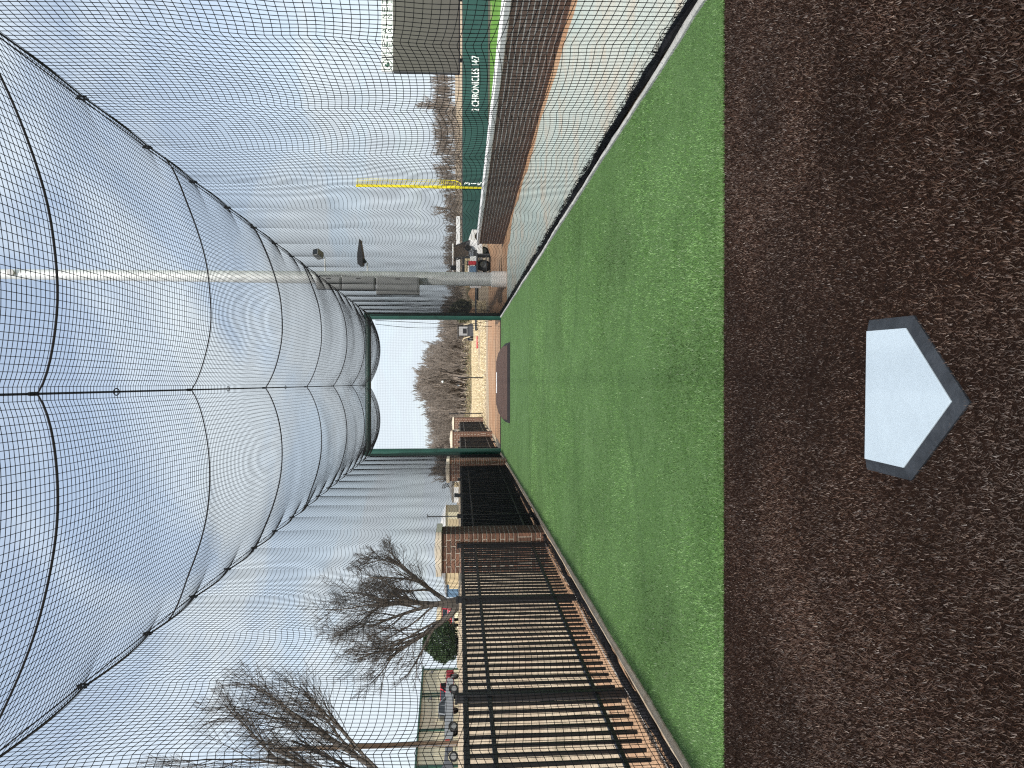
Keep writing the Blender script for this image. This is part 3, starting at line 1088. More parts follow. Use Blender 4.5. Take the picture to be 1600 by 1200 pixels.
# ------------------------------------------------------------------ low brick wall on the right
wy0, wy1 = 2.0, 22.6
ang = math.atan2(-(wall_x(wy1) - wall_x(wy0)), wy1 - wy0)
wl = empty('brick_wall', (wall_x(wy0), wy0, 0), ang)
tag(wl, 'long low dark brick wall with white concrete cap', 'wall')
LW = math.hypot(wall_x(wy1) - wall_x(wy0), wy1 - wy0)
NR = 10
WP = 0.073
WH = NR * WP
MB().box(0.006, 0.29, 0.004, LW - 0.004, -1.0, WH + 0.005).build('mortar_core', 'mortar_pale', wl)
rest = MB()
cnt = 0
wr = random.Random(5)
for rrow in range(NR):
    z = rrow * WP + WP / 2
    yb = -0.1 if rrow % 2 else 0.0
    while yb < LW:
        s, e = max(yb, 0), min(yb + 0.205, LW)
        yb += 0.205
        if e - s < 0.05: continue
        L = e - s - 0.014
        yc = (s + e) / 2
        single = 6.05 < yc < 12.15
        if single and cnt < 300:
            cnt += 1
            link('brick', brick_mesh(L, 0.09, WP - 0.016, 'brick_dark'), wl, (0.045 + wr.uniform(-0.002, 0.002), yc, z), (0, 0, -math.pi / 2))
        else:
            dx_ = wr.uniform(-0.002, 0.002)
            rest.box(dx_, 0.09, yc - L / 2, yc + L / 2, z - (WP - 0.016) / 2, z + (WP - 0.016) / 2)
ro = rest.build('brickwork', 'brick_dark', wl)
ro['kind'] = 'stuff'
nseg = 9
for k in range(nseg):
    a = LW * k / nseg + 0.004; b = LW * (k + 1) / nseg - 0.004
    MB().box(-0.035, 0.335, a, b, WH + 0.006, WH + 0.082).build('capstone', 'cap_white', wl, bevel=0.008)

# ------------------------------------------------------------------ outfield wall, foul pole, scoreboard
FY = 54.0
ow = empty('outfield_wall', (10.2, FY, -0.92))
tag(ow, 'teal padded outfield wall with white lettering', 'wall')
PW = 3.05
for k in range(14):
    MB().box(k * PW + 0.006, (k + 1) * PW - 0.006, -0.06, 0.06, 0.16, 2.0).build('panel', 'wall_teal', ow, bevel=0.02)
MB().box(0, 14 * PW, -0.05, 0.07, 2.003, 2.05).build('top_rail', 'dark_grey', ow)
MB().box(0, 14 * PW, -0.075, 0.05, 0.0, 0.155).build('kickboard', 'grey_panel', ow)
tm = text_mesh('lettering', '2 CHRONICLES 14:7', 0.74, 'letter_white', 0.004)
co = np.array([v.co[:] for v in tm.vertices])
wd = co[:, 0].max() - co[:, 0].min()
o = link('lettering', tm, ow, (19.75 - 10.2, -0.068, 0.83), (R(90), 0, 0))
o.scale = (4.05 / wd, 1, 1)
for ch, z in (('3', 1.50), ('1', 1.02), ('5', 0.54)):
    t_ = text_mesh('numeral', ch, 0.55, 'letter_white', 0.004)
    link('numeral', t_, ow, (14.35 - 10.2, -0.068, z), (R(90), 0, 0))

fp = empty('foul_pole', (14.12, FY - 0.35, -0.92))
tag(fp, 'yellow foul pole with mesh wing above the teal wall', 'foul pole')
MB().tube([(0, 0, 0), (0, 0, 2.05)], 0.065, 10).build('lower_pole', 'yellow', fp, smooth=True)
MB().tube([(0, 0, 2.05), (0, 0, 9.62)], 0.105, 12).build('pole', 'yellow', fp, smooth=True)
mb = MB()
mb.tube([(0.50, 0, 2.55), (0.50, 0, 9.55)], 0.022, 6)
mb.tube([(0.0, 0, 2.10), (0.30, 0, 2.15), (0.50, 0, 2.55)], 0.03, 6)
mb.tube([(0.0, 0, 9.55), (0.50, 0, 9.55)], 0.022, 6)
wg = mb.build('wing_frame', 'yellow', fp, smooth=True)
mb = MB()
for k in range(46):
    z = 2.45 + k * 0.155
    mb.tube([(0.05, 0, z), (0.50, 0, z)], 0.011, 4)
for k in range(1, 4):
    mb.tube([(0.125 * k, 0, 2.3), (0.125 * k, 0, 9.5)], 0.009, 4)
mb.build('wing_mesh', 'yellow', wg)

sb = empty('scoreboard', (24.15, 58.0, -1.0))
tag(sb, 'large grey scoreboard with white lettered header behind the teal wall', 'scoreboard')
for x in (1.2, 6.0, 10.8):
    MB().tube([(x, 0.35, 0), (x, 0.35, 8.1)], 0.16, 10).build('post', 'dark_grey', sb, smooth=True)
MB().box(0, 12.0, -0.12, 0.15, 2.38, 7.43).build('face_panel', 'grey_panel', sb, bevel=0.02)
MB().box(-0.03, 12.03, -0.16, 0.16, 2.26, 2.375).build('bottom_frame', 'black_metal', sb)
MB().box(-0.05, 0.0, -0.16, 0.16, 2.377, 7.43).build('side_frame', 'dark_grey', sb)
hd = MB().box(0, 12.0, -0.12, 0.15, 7.45, 8.34).build('header', 'white_paint', sb, bevel=0.01)
# emblem: ring with a diamond
mb = MB()
ring = []
for k in range(28):
    a0, a1 = 2 * math.pi * k / 28, 2 * math.pi * (k + 1) / 28
    for (a, r_) in ((a0, 0.40), (a1, 0.40), (a1, 0.345), (a0, 0.345)):
        mb.v.append((0.47 + r_ * math.cos(a), -0.126, 7.895 + r_ * math.sin(a)))
    n = len(mb.v) - 4
    mb.f.append((n, n + 1, n + 2, n + 3))
mb.prism([(0.25, 7.895), (0.47, 7.69), (0.72, 7.83), (0.60, 7.96), (0.49, 7.89), (0.55, 8.06), (0.40, 8.10)], 'y', -0.130, -0.122)
mb.build('emblem', 'green_trim', hd)
MB().box(0.98, 1.10, -0.135, 0.0, 7.46, 8.33).build('divider', 'dark_grey', hd)
# outlined letter strokes, too small to read in the picture
mb = MB()
rs = random.Random(12)
x = 1.35
while x < 11.8:
    w_ = rs.uniform(0.34, 0.5)
    k = rs.choice(['N', 'E', 'I', 'A', 'L'])
    z0, z1 = 7.90, 8.26
    st = {'N': [(0, 0, 0, 1), (0, 1, 1, 0), (1, 0, 1, 1)], 'E': [(0, 0, 0, 1), (0, 0, 1, 0), (0, .5, .8, .5), (0, 1, 1, 1)],
          'I': [(.5, 0, .5, 1), (.1, 0, .9, 0), (.1, 1, .9, 1)], 'A': [(0, 0, .5, 1), (.5, 1, 1, 0), (.2, .4, .8, .4)], 'L': [(0, 0, 0, 1), (0, 0, 1, 0)]}[k]
    for (a, b, c, d) in st:
        for zz0, zz1 in ((7.93, 8.27), (7.53, 7.86)):
            mb.tube([(x + a * w_ * .8, -0.125, zz0 + b * (zz1 - zz0)), (x + c * w_ * .8, -0.125, zz0 + d * (zz1 - zz0))], 0.026, 4)
    x += w_ + 0.12
mb.build('header_lettering', 'green_trim', hd)['kind'] = 'stuff'

# ------------------------------------------------------------------ stadium light pole
lp = empty('light_pole', (2.97, 21.2, 0))
tag(lp, 'tall galvanised stadium light pole with grey cabinets right of the frame', 'light pole')
MB().tube([(0, 0, -0.3), (0, 0, 0.42), (0, 0, 0.43)], [0.235, 0.235, 0.2], 24).build('concrete_base', 'cap_white', lp, smooth=True)
pz = [0.43, 4, 8, 12, 16, 20]
MB().tube([(0, 0, z) for z in pz], [0.20, 0.185, 0.165, 0.145, 0.125, 0.105], 28).build('pole', 'steel_galv', lp, smooth=True)
MB().tube([(0.02, -0.17, 13.5), (0.02, -0.22, 13.5)], [0.09, 0.09], 16).build('hand_hole', 'cabinet', lp, smooth=True)
for (z0, z1, w_) in ((2.47, 3.66, 0.47), (3.70, 4.60, 0.36), (4.63, 5.30, 0.34)):
    c_ = MB().box(-0.13 - w_ + 0.10, -0.02, -0.40, -0.10, z0, z1).build('cabinet', 'cabinet', lp, bevel=0.012)
    MB().box(-0.13 - w_ + 0.13, -0.05, -0.412, -0.402, z0 + 0.04, z1 - 0.04).build('cabinet_door', 'cabinet', c_, bevel=0.004)
    MB().box(-0.09, -0.07, -0.43, -0.413, (z0 + z1) / 2 - 0.06, (z0 + z1) / 2 + 0.06).build('latch', 'black_metal', c_)
# small camera box on an arm
arm = MB().tube([(0.15, 0, 5.12), (0.55, -0.1, 5.12), (0.55, -0.1, 5.18)], 0.02, 6).build('small_arm', 'steel_galv', lp, smooth=True)
mb = MB().box(-0.10, 0.10, -0.16, 0.12, -0.09, 0.09)
cb = mb.build('floodlight', 'cabinet', arm, loc=(0.62, -0.15, 5.28), rot=(R(-25), 0, R(20)), bevel=0.01)
MB().box(-0.08, 0.08, -0.168, -0.162, -0.07, 0.07).build('lens', 'glass_dark', cb)
arm2 = MB().tube([(0.15, 0, 3.94), (0.42, -0.05, 3.94), (0.42, -0.05, 4.0)], 0.022, 6).build('large_arm', 'steel_galv', lp, smooth=True)
# shoebox area light, thin wedge
mb = MB().prism([(-0.28, 0.05), (-0.22, 0.11), (0.05, 0.10), (0.46, 0.012), (0.46, -0.015), (0.0, -0.06), (-0.26, -0.04)], 'y', -0.14, 0.14)
sh = mb.build('area_light', 'black_metal', arm2, loc=(0.60, -0.05, 4.10), rot=(R(-4), R(-4), 0), bevel=0.008)
MB().tube([(0.42, -0.05, 3.98), (0.52, -0.05, 4.06)], 0.045, 8).build('knuckle', 'black_metal', arm2, smooth=True)


# ------------------------------------------------------------------ trees
def grow(seed, height, r0, nstem=1, levels=5, spread=0.55, kids=(5, 5, 5, 4, 4), upness=0.25, lean=None, first=0.25, lens=(1.0, 0.62, 0.6, 0.58, 0.55, 0.5), minr=0.004, droop=0.0, wig=0.12):
    """returns list of (level, points, radii)"""
    r = random.Random(seed)
    out = []

    def branch(p, d, L, rad, lev):
        n = 6 if lev < 2 else (4 if lev < 4 else 2)
        pts = [p.copy()]; rads = [rad]
        d = d.normalized()
        end = max(minr, rad * (0.42 if lev < 2 else 0.3))
        cur = p.copy()
        for i in range(1, n + 1):
            t = i / n
            d = (d + Vector((r.uniform(-wig, wig), r.uniform(-wig, wig), r.uniform(-wig, wig) * 0.6 + upness * 0.16 - droop * lev * 0.03))).normalized()
            cur = cur + d * (L / n)
            pts.append(cur.copy())
            rads.append(rad + (end - rad) * t)
        out.append((lev, pts, rads))
        if lev >= levels:
            return
        nk = kids[min(lev, len(kids) - 1)]
        for k in range(nk):
            t = first + (1 - first) * (k + r.uniform(0.1, 0.9)) / nk if lev == 0 else 0.18 + 0.82 * (k + r.uniform(0.1, 0.9)) / nk
            t = min(t, 0.99)
            i = min(int(t * n), n - 1); f = t * n - i
            q = pts[i].lerp(pts[i + 1], f)
            rr = rads[i] + (rads[i + 1] - rads[i]) * f
            dd = (pts[i + 1] - pts[i]).normalized()
            ax = Vector((r.uniform(-1, 1), r.uniform(-1, 1), r.uniform(-0.6, 0.8)))
            ax = (ax - dd * ax.dot(dd)).normalized()
            an = spread * r.uniform(0.65, 1.35)
            nd_ = (dd * math.cos(an) + ax * math.sin(an))
            nd_.z += upness * 0.35
            Lc = L * lens[min(lev + 1, len(lens) - 1)] * r.uniform(0.7, 1.15) * (1.05 - 0.45 * t)
            branch(q, nd_, Lc, max(minr, rr * r.uniform(0.50, 0.70)), lev + 1)

    for s in range(nstem):
        if lean and s < len(lean):
            d = Vector(lean[s])
        else:
            d = Vector((r.uniform(-.3, .3), r.uniform(-.3, .3), 1))
        branch(Vector((0.12 * s * (1 if s % 2 else -1), 0, 0)), d, height * 0.62, r0 * (1 - 0.12 * s), 0)
    return out


def branch_mesh(name, br, m, lo, hi):
    """tubes for levels lo..hi-1, 3 to 7 sides"""
    Vs, Fs, o = [], [], 0
    for lev, pts, rads in br:
        if not (lo <= lev < hi): continue
        k = 7 if lev == 0 else (5 if lev == 1 else 3)
        P = np.array([p[:] for p in pts]); rd = np.array(rads)
        T = np.gradient(P, axis=0)
        T /= np.linalg.norm(T, axis=1, keepdims=True) + 1e-9
        ref = np.where(np.abs(T[:, 2:3]) < 0.9, np.array([[0, 0, 1.0]]), np.array([[1.0, 0, 0]]))
        X = np.cross(T, ref); X /= np.linalg.norm(X, axis=1, keepdims=True) + 1e-9
        Y = np.cross(X, T)
        an = np.arange(k) * 2 * math.pi / k
        V = P[:, None] + rd[:, None, None] * (X[:, None] * np.cos(an)[None, :, None] + Y[:, None] * np.sin(an)[None, :, None])
        M = len(P)
        j, s = np.meshgrid(np.arange(M - 1), np.arange(k), indexing='ij')
        a = (j * k + s).ravel(); b = (j * k + (s + 1) % k).ravel()
        Vs.append(V.reshape(-1, 3)); Fs.append(np.stack([a, b, b + k, a + k], 1) + o)
        o += M * k
    return np_mesh(name, np.concatenate(Vs), np.concatenate(Fs), m, smooth=True)


def bare_tree(name, loc, label, br, rz=0.0, split=2, mats=('bark', 'twig'), group=None):
    root = empty(name, loc, rz)
    tag(root, label, 'tree', group)
    link('trunk', branch_mesh('trunk', br, mats[0], 0, split), root)
    link('crown', branch_mesh('crown', br, mats[1], split, 9), root)
    return root


# spreading old tree behind the first column
br = grow(21, 8.4, 0.21, nstem=4, levels=4, spread=0.58, kids=(7, 7, 7, 6), upness=0.12, wig=0.16,
          lean=[(0.16, 0, 1.0), (-0.80, 0.1, 0.72), (0.55, 0.1, 0.95), (-0.22, -0.2, 1.0)], first=0.22, minr=0.0055,
          lens=(1.0, 0.76, 0.66, 0.66, 0.74))
bare_tree('bare_tree', (-12.6, 42.0, 1.25), 'spreading leafless tree with forked trunk just left of the nearest brick column', br)
br = grow(33, 17.5, 0.25, nstem=3, levels=4, spread=0.42, kids=(8, 8, 7, 6), upness=0.20, wig=0.10,
          lean=[(0.50, 0, 1.0), (0.15, 0.1, 1.0), (0.85, 0.0, 0.80)], first=0.20, minr=0.0055,
          lens=(1.0, 0.70, 0.60, 0.64, 0.72))
bare_tree('bare_tree', (-23.6, 39.0, 1.3), 'tall leafless tree at the lower left corner, fanning over the utility pole', br)
# small bare tree behind the second column
br = grow(44, 3.4, 0.12, nstem=2, levels=4, spread=0.6, kids=(6, 5, 5, 4), upness=0.1, minr=0.012, lean=[(-0.6, 0, 1), (0.4, 0, 1)])
bare_tree('bare_tree', (-5.6, 52.0, 0.35), 'small leafless tree peeking above the second brick column', br)

# woods beyond the lot: four kinds of bare tree, repeated with shared meshes
kinds = []
for q in range(5):
    br = grow(60 + q, 8.5, 0.10, nstem=3, levels=4, spread=0.40, kids=(8, 6, 5, 4), upness=0.35, first=0.12, minr=0.011, wig=0.09,
              lens=(1.0, 0.52, 0.55, 0.55, 0.5))
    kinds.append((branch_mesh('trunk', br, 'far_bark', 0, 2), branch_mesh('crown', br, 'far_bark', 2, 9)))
rt = random.Random(9)


def top_at(ax):
    """height of the tree line by bearing (x / y)"""
    pts = [(-0.30, 6.2), (-0.115, 6.5), (-0.075, 7.2), (-0.045, 9.2), (-0.02, 11.4), (0.0, 13.2), (0.015, 12.4), (0.04, 9.8), (0.065, 7.4), (0.085, 7.0), (0.10, 6.8), (0.2, 7.4), (0.42, 7.6), (0.6, 7.5)]
    for (a, ha), (b, hb) in zip(pts, pts[1:]):
        if a <= ax <= b:
            return ha + (hb - ha) * (ax - a) / (b - a)
    return 7.0


def wood_tree(ax, y, h, label, group):
    x = ax * y
    k = rt.randrange(5)
    root = empty('bare_tree', (x, y, float(terrain(x, y)) - 0.05), rt.uniform(0, 6.28))
    s = h / 8.8
    root.scale = (s * rt.uniform(0.85, 1.1), s * rt.uniform(0.85, 1.1), s)
    tag(root, label, 'tree', group)
    link('trunk', kinds[k][0], root)
    link('crown', kinds[k][1], root)


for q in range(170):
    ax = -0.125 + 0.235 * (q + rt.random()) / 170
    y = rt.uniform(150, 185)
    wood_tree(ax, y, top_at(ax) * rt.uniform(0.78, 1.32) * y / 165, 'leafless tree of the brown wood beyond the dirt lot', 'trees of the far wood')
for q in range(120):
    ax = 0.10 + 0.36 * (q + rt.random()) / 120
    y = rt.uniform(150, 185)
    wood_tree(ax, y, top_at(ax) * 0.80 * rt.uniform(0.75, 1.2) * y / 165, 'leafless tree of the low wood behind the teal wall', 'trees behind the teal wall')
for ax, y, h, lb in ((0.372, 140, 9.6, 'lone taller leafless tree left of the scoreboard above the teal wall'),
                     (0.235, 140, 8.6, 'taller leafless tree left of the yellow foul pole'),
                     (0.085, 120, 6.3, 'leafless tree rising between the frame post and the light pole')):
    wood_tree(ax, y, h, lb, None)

# dry brush along the wood edge and grass tufts: uncountable
def leaf_cloud(P, size, cols, seed):
    r = np.random.default_rng(seed)
    n = len(P)
    a = r.normal(size=(n, 3)); a /= np.linalg.norm(a, axis=1, keepdims=True)
    b = np.cross(a, r.normal(size=(n, 3))); b /= np.linalg.norm(b, axis=1, keepdims=True)
    s = size * r.uniform(0.6, 1.4, (n, 1))
    V = np.stack([P - a * s, P + b * s * 0.5, P + a * s], 1).reshape(-1, 3)
    F = np.arange(3 * n).reshape(-1, 3)
    cols = np.asarray(cols)
    T = cols[r.integers(0, len(cols), n)] * r.uniform(0.7, 1.3, (n, 1))
    return V, F, T


r = np.random.default_rng(77)
n = 9000
yb = r.uniform(128, 150, n); axb = r.uniform(-0.12, 0.14, n)
xb = axb * yb
zb_ = terrain(xb, yb) + np.abs(r.normal(0, 0.55, n)) * (0.7 + 0.5 * wob(xb, yb, 78, 0.35))
V, F, T = leaf_cloud(np.stack([xb, yb, zb_], 1), 0.20, [(0.26, 0.20, 0.115), (0.20, 0.155, 0.09), (0.30, 0.24, 0.15), (0.11, 0.12, 0.055)], 79)
n2 = 9000
yb = r.uniform(138, 160, n2); axb = r.uniform(0.13, 0.37, n2)
xb = axb * yb
zb_ = terrain(xb, yb) + np.abs(r.normal(0, 0.8, n2))
V2, F2, T2 = leaf_cloud(np.stack([xb, yb, zb_], 1), 0.24, [(0.20, 0.165, 0.13), (0.17, 0.14, 0.115), (0.24, 0.20, 0.16)], 83)
F = np.concatenate([F, F2 + len(V)]); V = np.concatenate([V, V2]); T = np.concatenate([T, T2])
o = link('dry_brush', np_mesh('dry_brush', V, F, 'blade_brown', tint=T))
tag(o, 'tan dry brush along the foot of the far wood', 'brush', kind='stuff')
# dry grass band
n = 26000
yb = r.uniform(36, 120, n); axb = r.uniform(-0.075, 0.11, n)
xb = axb * yb
zb_ = terrain(xb, yb) + 0.03
h = r.uniform(0.05, 0.28, n) * (0.6 + 0.5 * wob(xb, yb, 81, 0.5))
lx = r.normal(0, 0.10, n)
P0 = np.stack([xb - 0.02, yb, zb_], 1); P1 = np.stack([xb + 0.02, yb, zb_], 1); P2 = np.stack([xb + lx, yb + r.normal(0, .05, n), zb_ + np.abs(h)], 1)
V = np.stack([P0, P1, P2], 1).reshape(-1, 3)
cols_ = np.array([(0.56, 0.46, 0.28), (0.48, 0.39, 0.23), (0.62, 0.53, 0.35), (0.42, 0.33, 0.19)])
o = link('dry_grass', np_mesh('dry_grass', V, np.arange(3 * n).reshape(-1, 3), 'blade_brown', tint=cols_[r.integers(0, 4, n)] * r.uniform(0.8, 1.2, (n, 1))))
tag(o, 'pale dry grass between the dirt lot and the wood', 'grass', kind='stuff')

# round evergreen by the parking lot
def evergreen(name, loc, rx, rz, label, seed, n=12000, size=0.15, cols=((0.030, 0.055, 0.020), (0.045, 0.075, 0.026), (0.020, 0.038, 0.014))):
    root = empty(name, loc)
    tag(root, label, 'tree')
    r = np.random.default_rng(seed)
    d = r.normal(size=(n, 3)); d /= np.linalg.norm(d, axis=1, keepdims=True)
    rad = r.uniform(0.35, 1.0, n) ** 0.5 * (1 + 0.10 * wob(d[:, 0] * 3, d[:, 2] * 3, seed, 2) + 0.08 * wob(d[:, 1] * 3, d[:, 2] * 3, seed + 1, 3))
    P = d * rad[:, None] * np.array([rx, rx, rz])
    tap = 1 - 0.35 * np.clip(P[:, 2] / rz, 0, 1)
    P[:, 0] *= tap; P[:, 1] *= tap
    P[:, 2] += rz * 0.92
    P[:, 2] = np.maximum(P[:, 2], 0.02 + 0.2 * r.random(n))
    V, F, T = leaf_cloud(P, size, cols, seed + 2)
    link('crown', np_mesh('crown', V, F, 'blade_green', tint=T), root)
    MB().tube([(0, 0, -0.2), (0, 0, rz * 0.7), (0.05, 0, rz * 1.4)], [0.16, 0.12, 0.05], 7).build('trunk', 'bark', root, smooth=True)
    return root


evergreen('evergreen_tree', (-27.2, 78.0, 1.37), 2.3, 1.95, 'dark green rounded evergreen beside the cream building', 301)
evergreen('evergreen_tree', (11.4, 118.0, float(terrain(11.4, 118))), 2.0, 1.9, 'olive green evergreen between light pole and frame post', 311, 3500, 0.24,
          ((0.07, 0.075, 0.03), (0.09, 0.085, 0.04), (0.05, 0.055, 0.022)))

# ------------------------------------------------------------------ buildings on the left rise
cb_ = empty('metal_building', (-32.6, 84.5, 1.38), math.atan2(-3.8, 15.5) - math.pi / 2 * 0 + math.pi)
tag(cb_, 'long cream metal building with dark green trim', 'building')
# local +Y runs back toward the camera along the facade, local -X is away from the road
BL = 34.0
MB().box(0.0, 12.0, 0.0, BL, -0.2, 3.95).build('wall', 'cream_panel', cb_)
seams = MB()
k = 0.3
while k < BL:
    seams.box(-0.02, 0.0, k, k + 0.05, 0.0, 3.9)
    k += 0.6
seams.build('panel_ribs', 'cream_panel', cb_)['kind'] = 'stuff'
mb = MB().prism([(-0.30, 3.95), (12.3, 3.95), (12.3, 4.1), (6.0, 4.25), (-0.30, 4.13)], 'y', -0.2, BL + 0.2)
mb.build('roof', 'green_trim', cb_)
MB().box(-0.06, 0.0, -0.05, 0.12, 0, 3.94).build('corner_trim', 'green_trim', cb_)
for y in (4.3, 4.75, 9.9, 14.9, 20.0):
    MB().box(-0.12, -0.021, y, y + (0.14 if y < 9 else 0.30), 0.0, 3.94).build('downspout', 'green_trim', cb_)
MB().box(-0.09, -0.021, 16.6, 19.2, 0.0, 3.0).build('dark_door', 'glass_dark', cb_)
MB().box(-0.13, -0.021, 16.45, 16.58, 0.0, 3.05).build('door_frame', 'green_trim', cb_)
for y in (1.1, 5.6):
    lf = MB().tube([(-0.02, y, 3.2), (-0.35, y, 3.25), (-0.42, y, 3.05)], 0.04, 6).build('wall_lamp', 'dark_grey', cb_, smooth=True)
    MB().tube([(-0.42, y, 3.1), (-0.42, y, 2.85)], [0.08, 0.2], 10).build('shade', 'dark_grey', lf, smooth=True)


def small_house(loc, w, d, h, rh, wallm, roofm, label, rz=0.0, panes=False):
    r_ = empty('house', loc, rz)
    tag(r_, label, 'building')
    MB().box(-w / 2, w / 2, 0, d, -0.3, h).build('wall', wallm, r_)
    MB().prism([(-w / 2 - 0.3, h), (w / 2 + 0.3, h), (0, h + rh)], 'y', -0.3, d + 0.3).build('roof', roofm, r_)
    for x in ((-w * 0.28, w * 0.22) if panes else ()):
        wi = MB().box(x - 0.45, x + 0.45, -0.05, -0.001, h * 0.35, h * 0.8).build('window', 'white_paint', r_)
        MB().box(x - 0.38, x + 0.38, -0.06, -0.052, h * 0.38, h * 0.77).build('pane', 'glass_dark', wi)
    MB().box(w * 0.02 - 0.45, w * 0.02 + 0.45, -0.05, -0.001, 0, min(2.0, h * .8)).build('door', 'tan_paint', r_)


small_house((-29.8, 118, 1.3), 4.6, 8, 2.2, 0.7, 'tan_paint', 'roof_grey', 'small tan house just above the fence left of the nearest column')
small_house((-35.2, 128, 1.2), 3.6, 8, 2.3, 0.4, 'blue_paint', 'roof_grey', 'small blue shed partly behind the forked tree')
small_house((-18.9, 100, 1.25), 2.9, 6, 1.9, 0.7, 'cream_panel', 'white_paint', 'pale small house right of the nearest brick column')
small_house((-19.4, 140, 1.0), 6.5, 9, 1.6, 0.6, 'white_paint', 'roof_grey', 'low white house between the first two brick columns', panes=True)
small_house((-35.2, 108, 1.35), 3.4, 7, 2.6, 0.8, 'cream_panel', 'tan_paint', 'cream house behind the leaning trunk')
o = empty('lamp_post', (-10.9, 60.5, 1.0))
MB().tube([(0, 0, 0), (0, 0, 2.85)], 0.05, 6).build('pole', 'dark_grey', o, smooth=True)
MB().box(-0.05, 0.18, -0.08, 0.08, 2.85, 2.92).build('lamp_head', 'dark_grey', o)
tag(o, 'thin dark lamp post right of the nearest brick column', 'lamp post')

# utility pole
up = empty('utility_pole', (-21.9, 45.0, 1.2))
tag(up, 'brown wooden utility pole at the lower left', 'utility pole')
MB().tube([(0, 0, -0.3), (0.02, 0, 6), (0.0, 0, 11.1)], [0.17, 0.15, 0.125], 12).build('shaft', 'wood_pole', up, smooth=True)
MB().tube([(0.0, 0, 11.1), (0, 0, 11.16)], [0.13, 0.06], 12).build('top_cap', 'dark_grey', up, smooth=True)
MB().box(-0.02, 0.02, -0.20, -0.16, 0.3, 4.2).build('conduit', 'roof_grey', up)


# ------------------------------------------------------------------ vehicles
def wheel(parent, x, y, r, w):
    t = MB().tube([(x - w / 2, y, r), (x - w / 2 + 0.03, y, r), (x + w / 2 - 0.03, y, r), (x + w / 2, y, r)], [r * 0.9, r, r, r * 0.9], 20).build('tyre', 'tyre', parent, smooth=True)
    MB().tube([(x - w / 2 - 0.012, y, r), (x + w / 2 + 0.012, y, r)], r * 0.6, 16).build('rim', 'rim', t, smooth=True)


def pickup(loc, rz, paint, label):
    """nose toward local +Y"""
    v = empty('pickup_truck', loc, rz)
    tag(v, label, 'pickup truck', 'vehicles parked by the cream building')
    hw_ = 0.95

    def arch(y, r0=0.46, n=9):
        return [(y - r0 * math.cos(math.pi * k / (n - 1)), 0.46 + r0 * math.sin(math.pi * k / (n - 1)) * 0.95) for k in range(n)]
    prof = [(-2.75, 0.52)] + arch(-1.65) + arch(1.75) + [(2.72, 0.50), (2.80, 0.75), (2.72, 1.10), (1.35, 1.22), (0.95, 1.24), (-0.55, 1.24), (-2.75, 1.26)]
    body = MB().prism(prof, 'x', -hw_, hw_).build('body', paint, v, bevel=0.04)
    MB().prism([(-0.62, 1.22), (1.15, 1.22), (0.45, 1.86), (-0.45, 1.88)], 'x', -hw_ + 0.10, hw_ - 0.10).build('cab', paint, v, bevel=0.05)
    for s in (-1, 1):
        MB().prism([(-0.48, 1.28), (0.22, 1.28), (0.22, 1.78), (-0.38, 1.80)], 'x', s * (hw_ - 0.098), s * (hw_ - 0.085)).build('rear_window', 'glass_dark', v)
        MB().prism([(0.29, 1.28), (0.98, 1.28), (0.44, 1.78), (0.29, 1.78)], 'x', s * (hw_ - 0.098), s * (hw_ - 0.085)).build('front_window', 'glass_dark', v)
        MB().box(s * hw_ * 0.80 - 0.12, s * hw_ * 0.80 + 0.12, -2.785, -2.755, 0.80, 1.20).build('tail_light', 'tail_red', v)
        MB().box(s * hw_ * 0.72 - 0.18, s * hw_ * 0.72 + 0.18, 2.745, 2.80, 0.82, 1.02).build('headlight', 'white_paint', v)
        for y in (-1.65, 1.75):
            wheel(v, s * (hw_ - 0.10), y, 0.40, 0.26)
        MB().box(s * (hw_ + 0.02), s * (hw_ + 0.20), 0.72, 0.82, 1.24, 1.40).build('mirror', 'dark_grey', v)
    MB().prism([(0.50, 1.82), (1.10, 1.28), (1.125, 1.29), (0.525, 1.83)], 'x', -hw_ + 0.2, hw_ - 0.2).build('windscreen', 'glass_dark', v)
    MB().box(-hw_ + 0.22, hw_ - 0.22, -0.66, -0.60, 1.34, 1.76).build('back_window', 'glass_dark', v)
    MB().box(-hw_ + 0.12, hw_ - 0.12, -2.68, -0.66, 1.262, 1.28).build('bed_cover', 'dark_grey', v)
    MB().box(-hw_, hw_, -2.98, -2.79, 0.50, 0.66).build('rear_bumper', 'rim', v, bevel=0.02)
    MB().box(-hw_, hw_, 2.81, 2.93, 0.48, 0.70).build('front_bumper', 'rim', v, bevel=0.02)
    return v


pickup((-34.0, 63.5, 1.41), R(-62), 'truck_grey', 'dark grey pickup partly behind the utility pole at the picture corner')
pickup((-31.2, 70.5, 1.41), R(-50), 'truck_silver', 'silver grey pickup in front of the cream building')
pickup((-32.0, 76.5, 1.41), R(170), 'red_paint', 'dark red pickup seen end on beside the cream building')
pickup((-26.9, 86.0, 1.41), R(-172), 'red_paint', 'bright red pickup right of the dark evergreen')


# side-by-side utility vehicle near the light pole
u = empty('utility_vehicle', (5.42, 32.5, 0.0), R(-62))
u.scale = (0.84, 0.84, 0.92)
tag(u, 'small utility vehicle with white roof and pale body right of the light pole', 'utility vehicle')
hw_ = 0.70


def arch2(y, r0=0.36, n=8):
    return [(y - r0 * math.cos(math.pi * k / (n - 1)), 0.36 + r0 * math.sin(math.pi * k / (n - 1))) for k in range(n)]


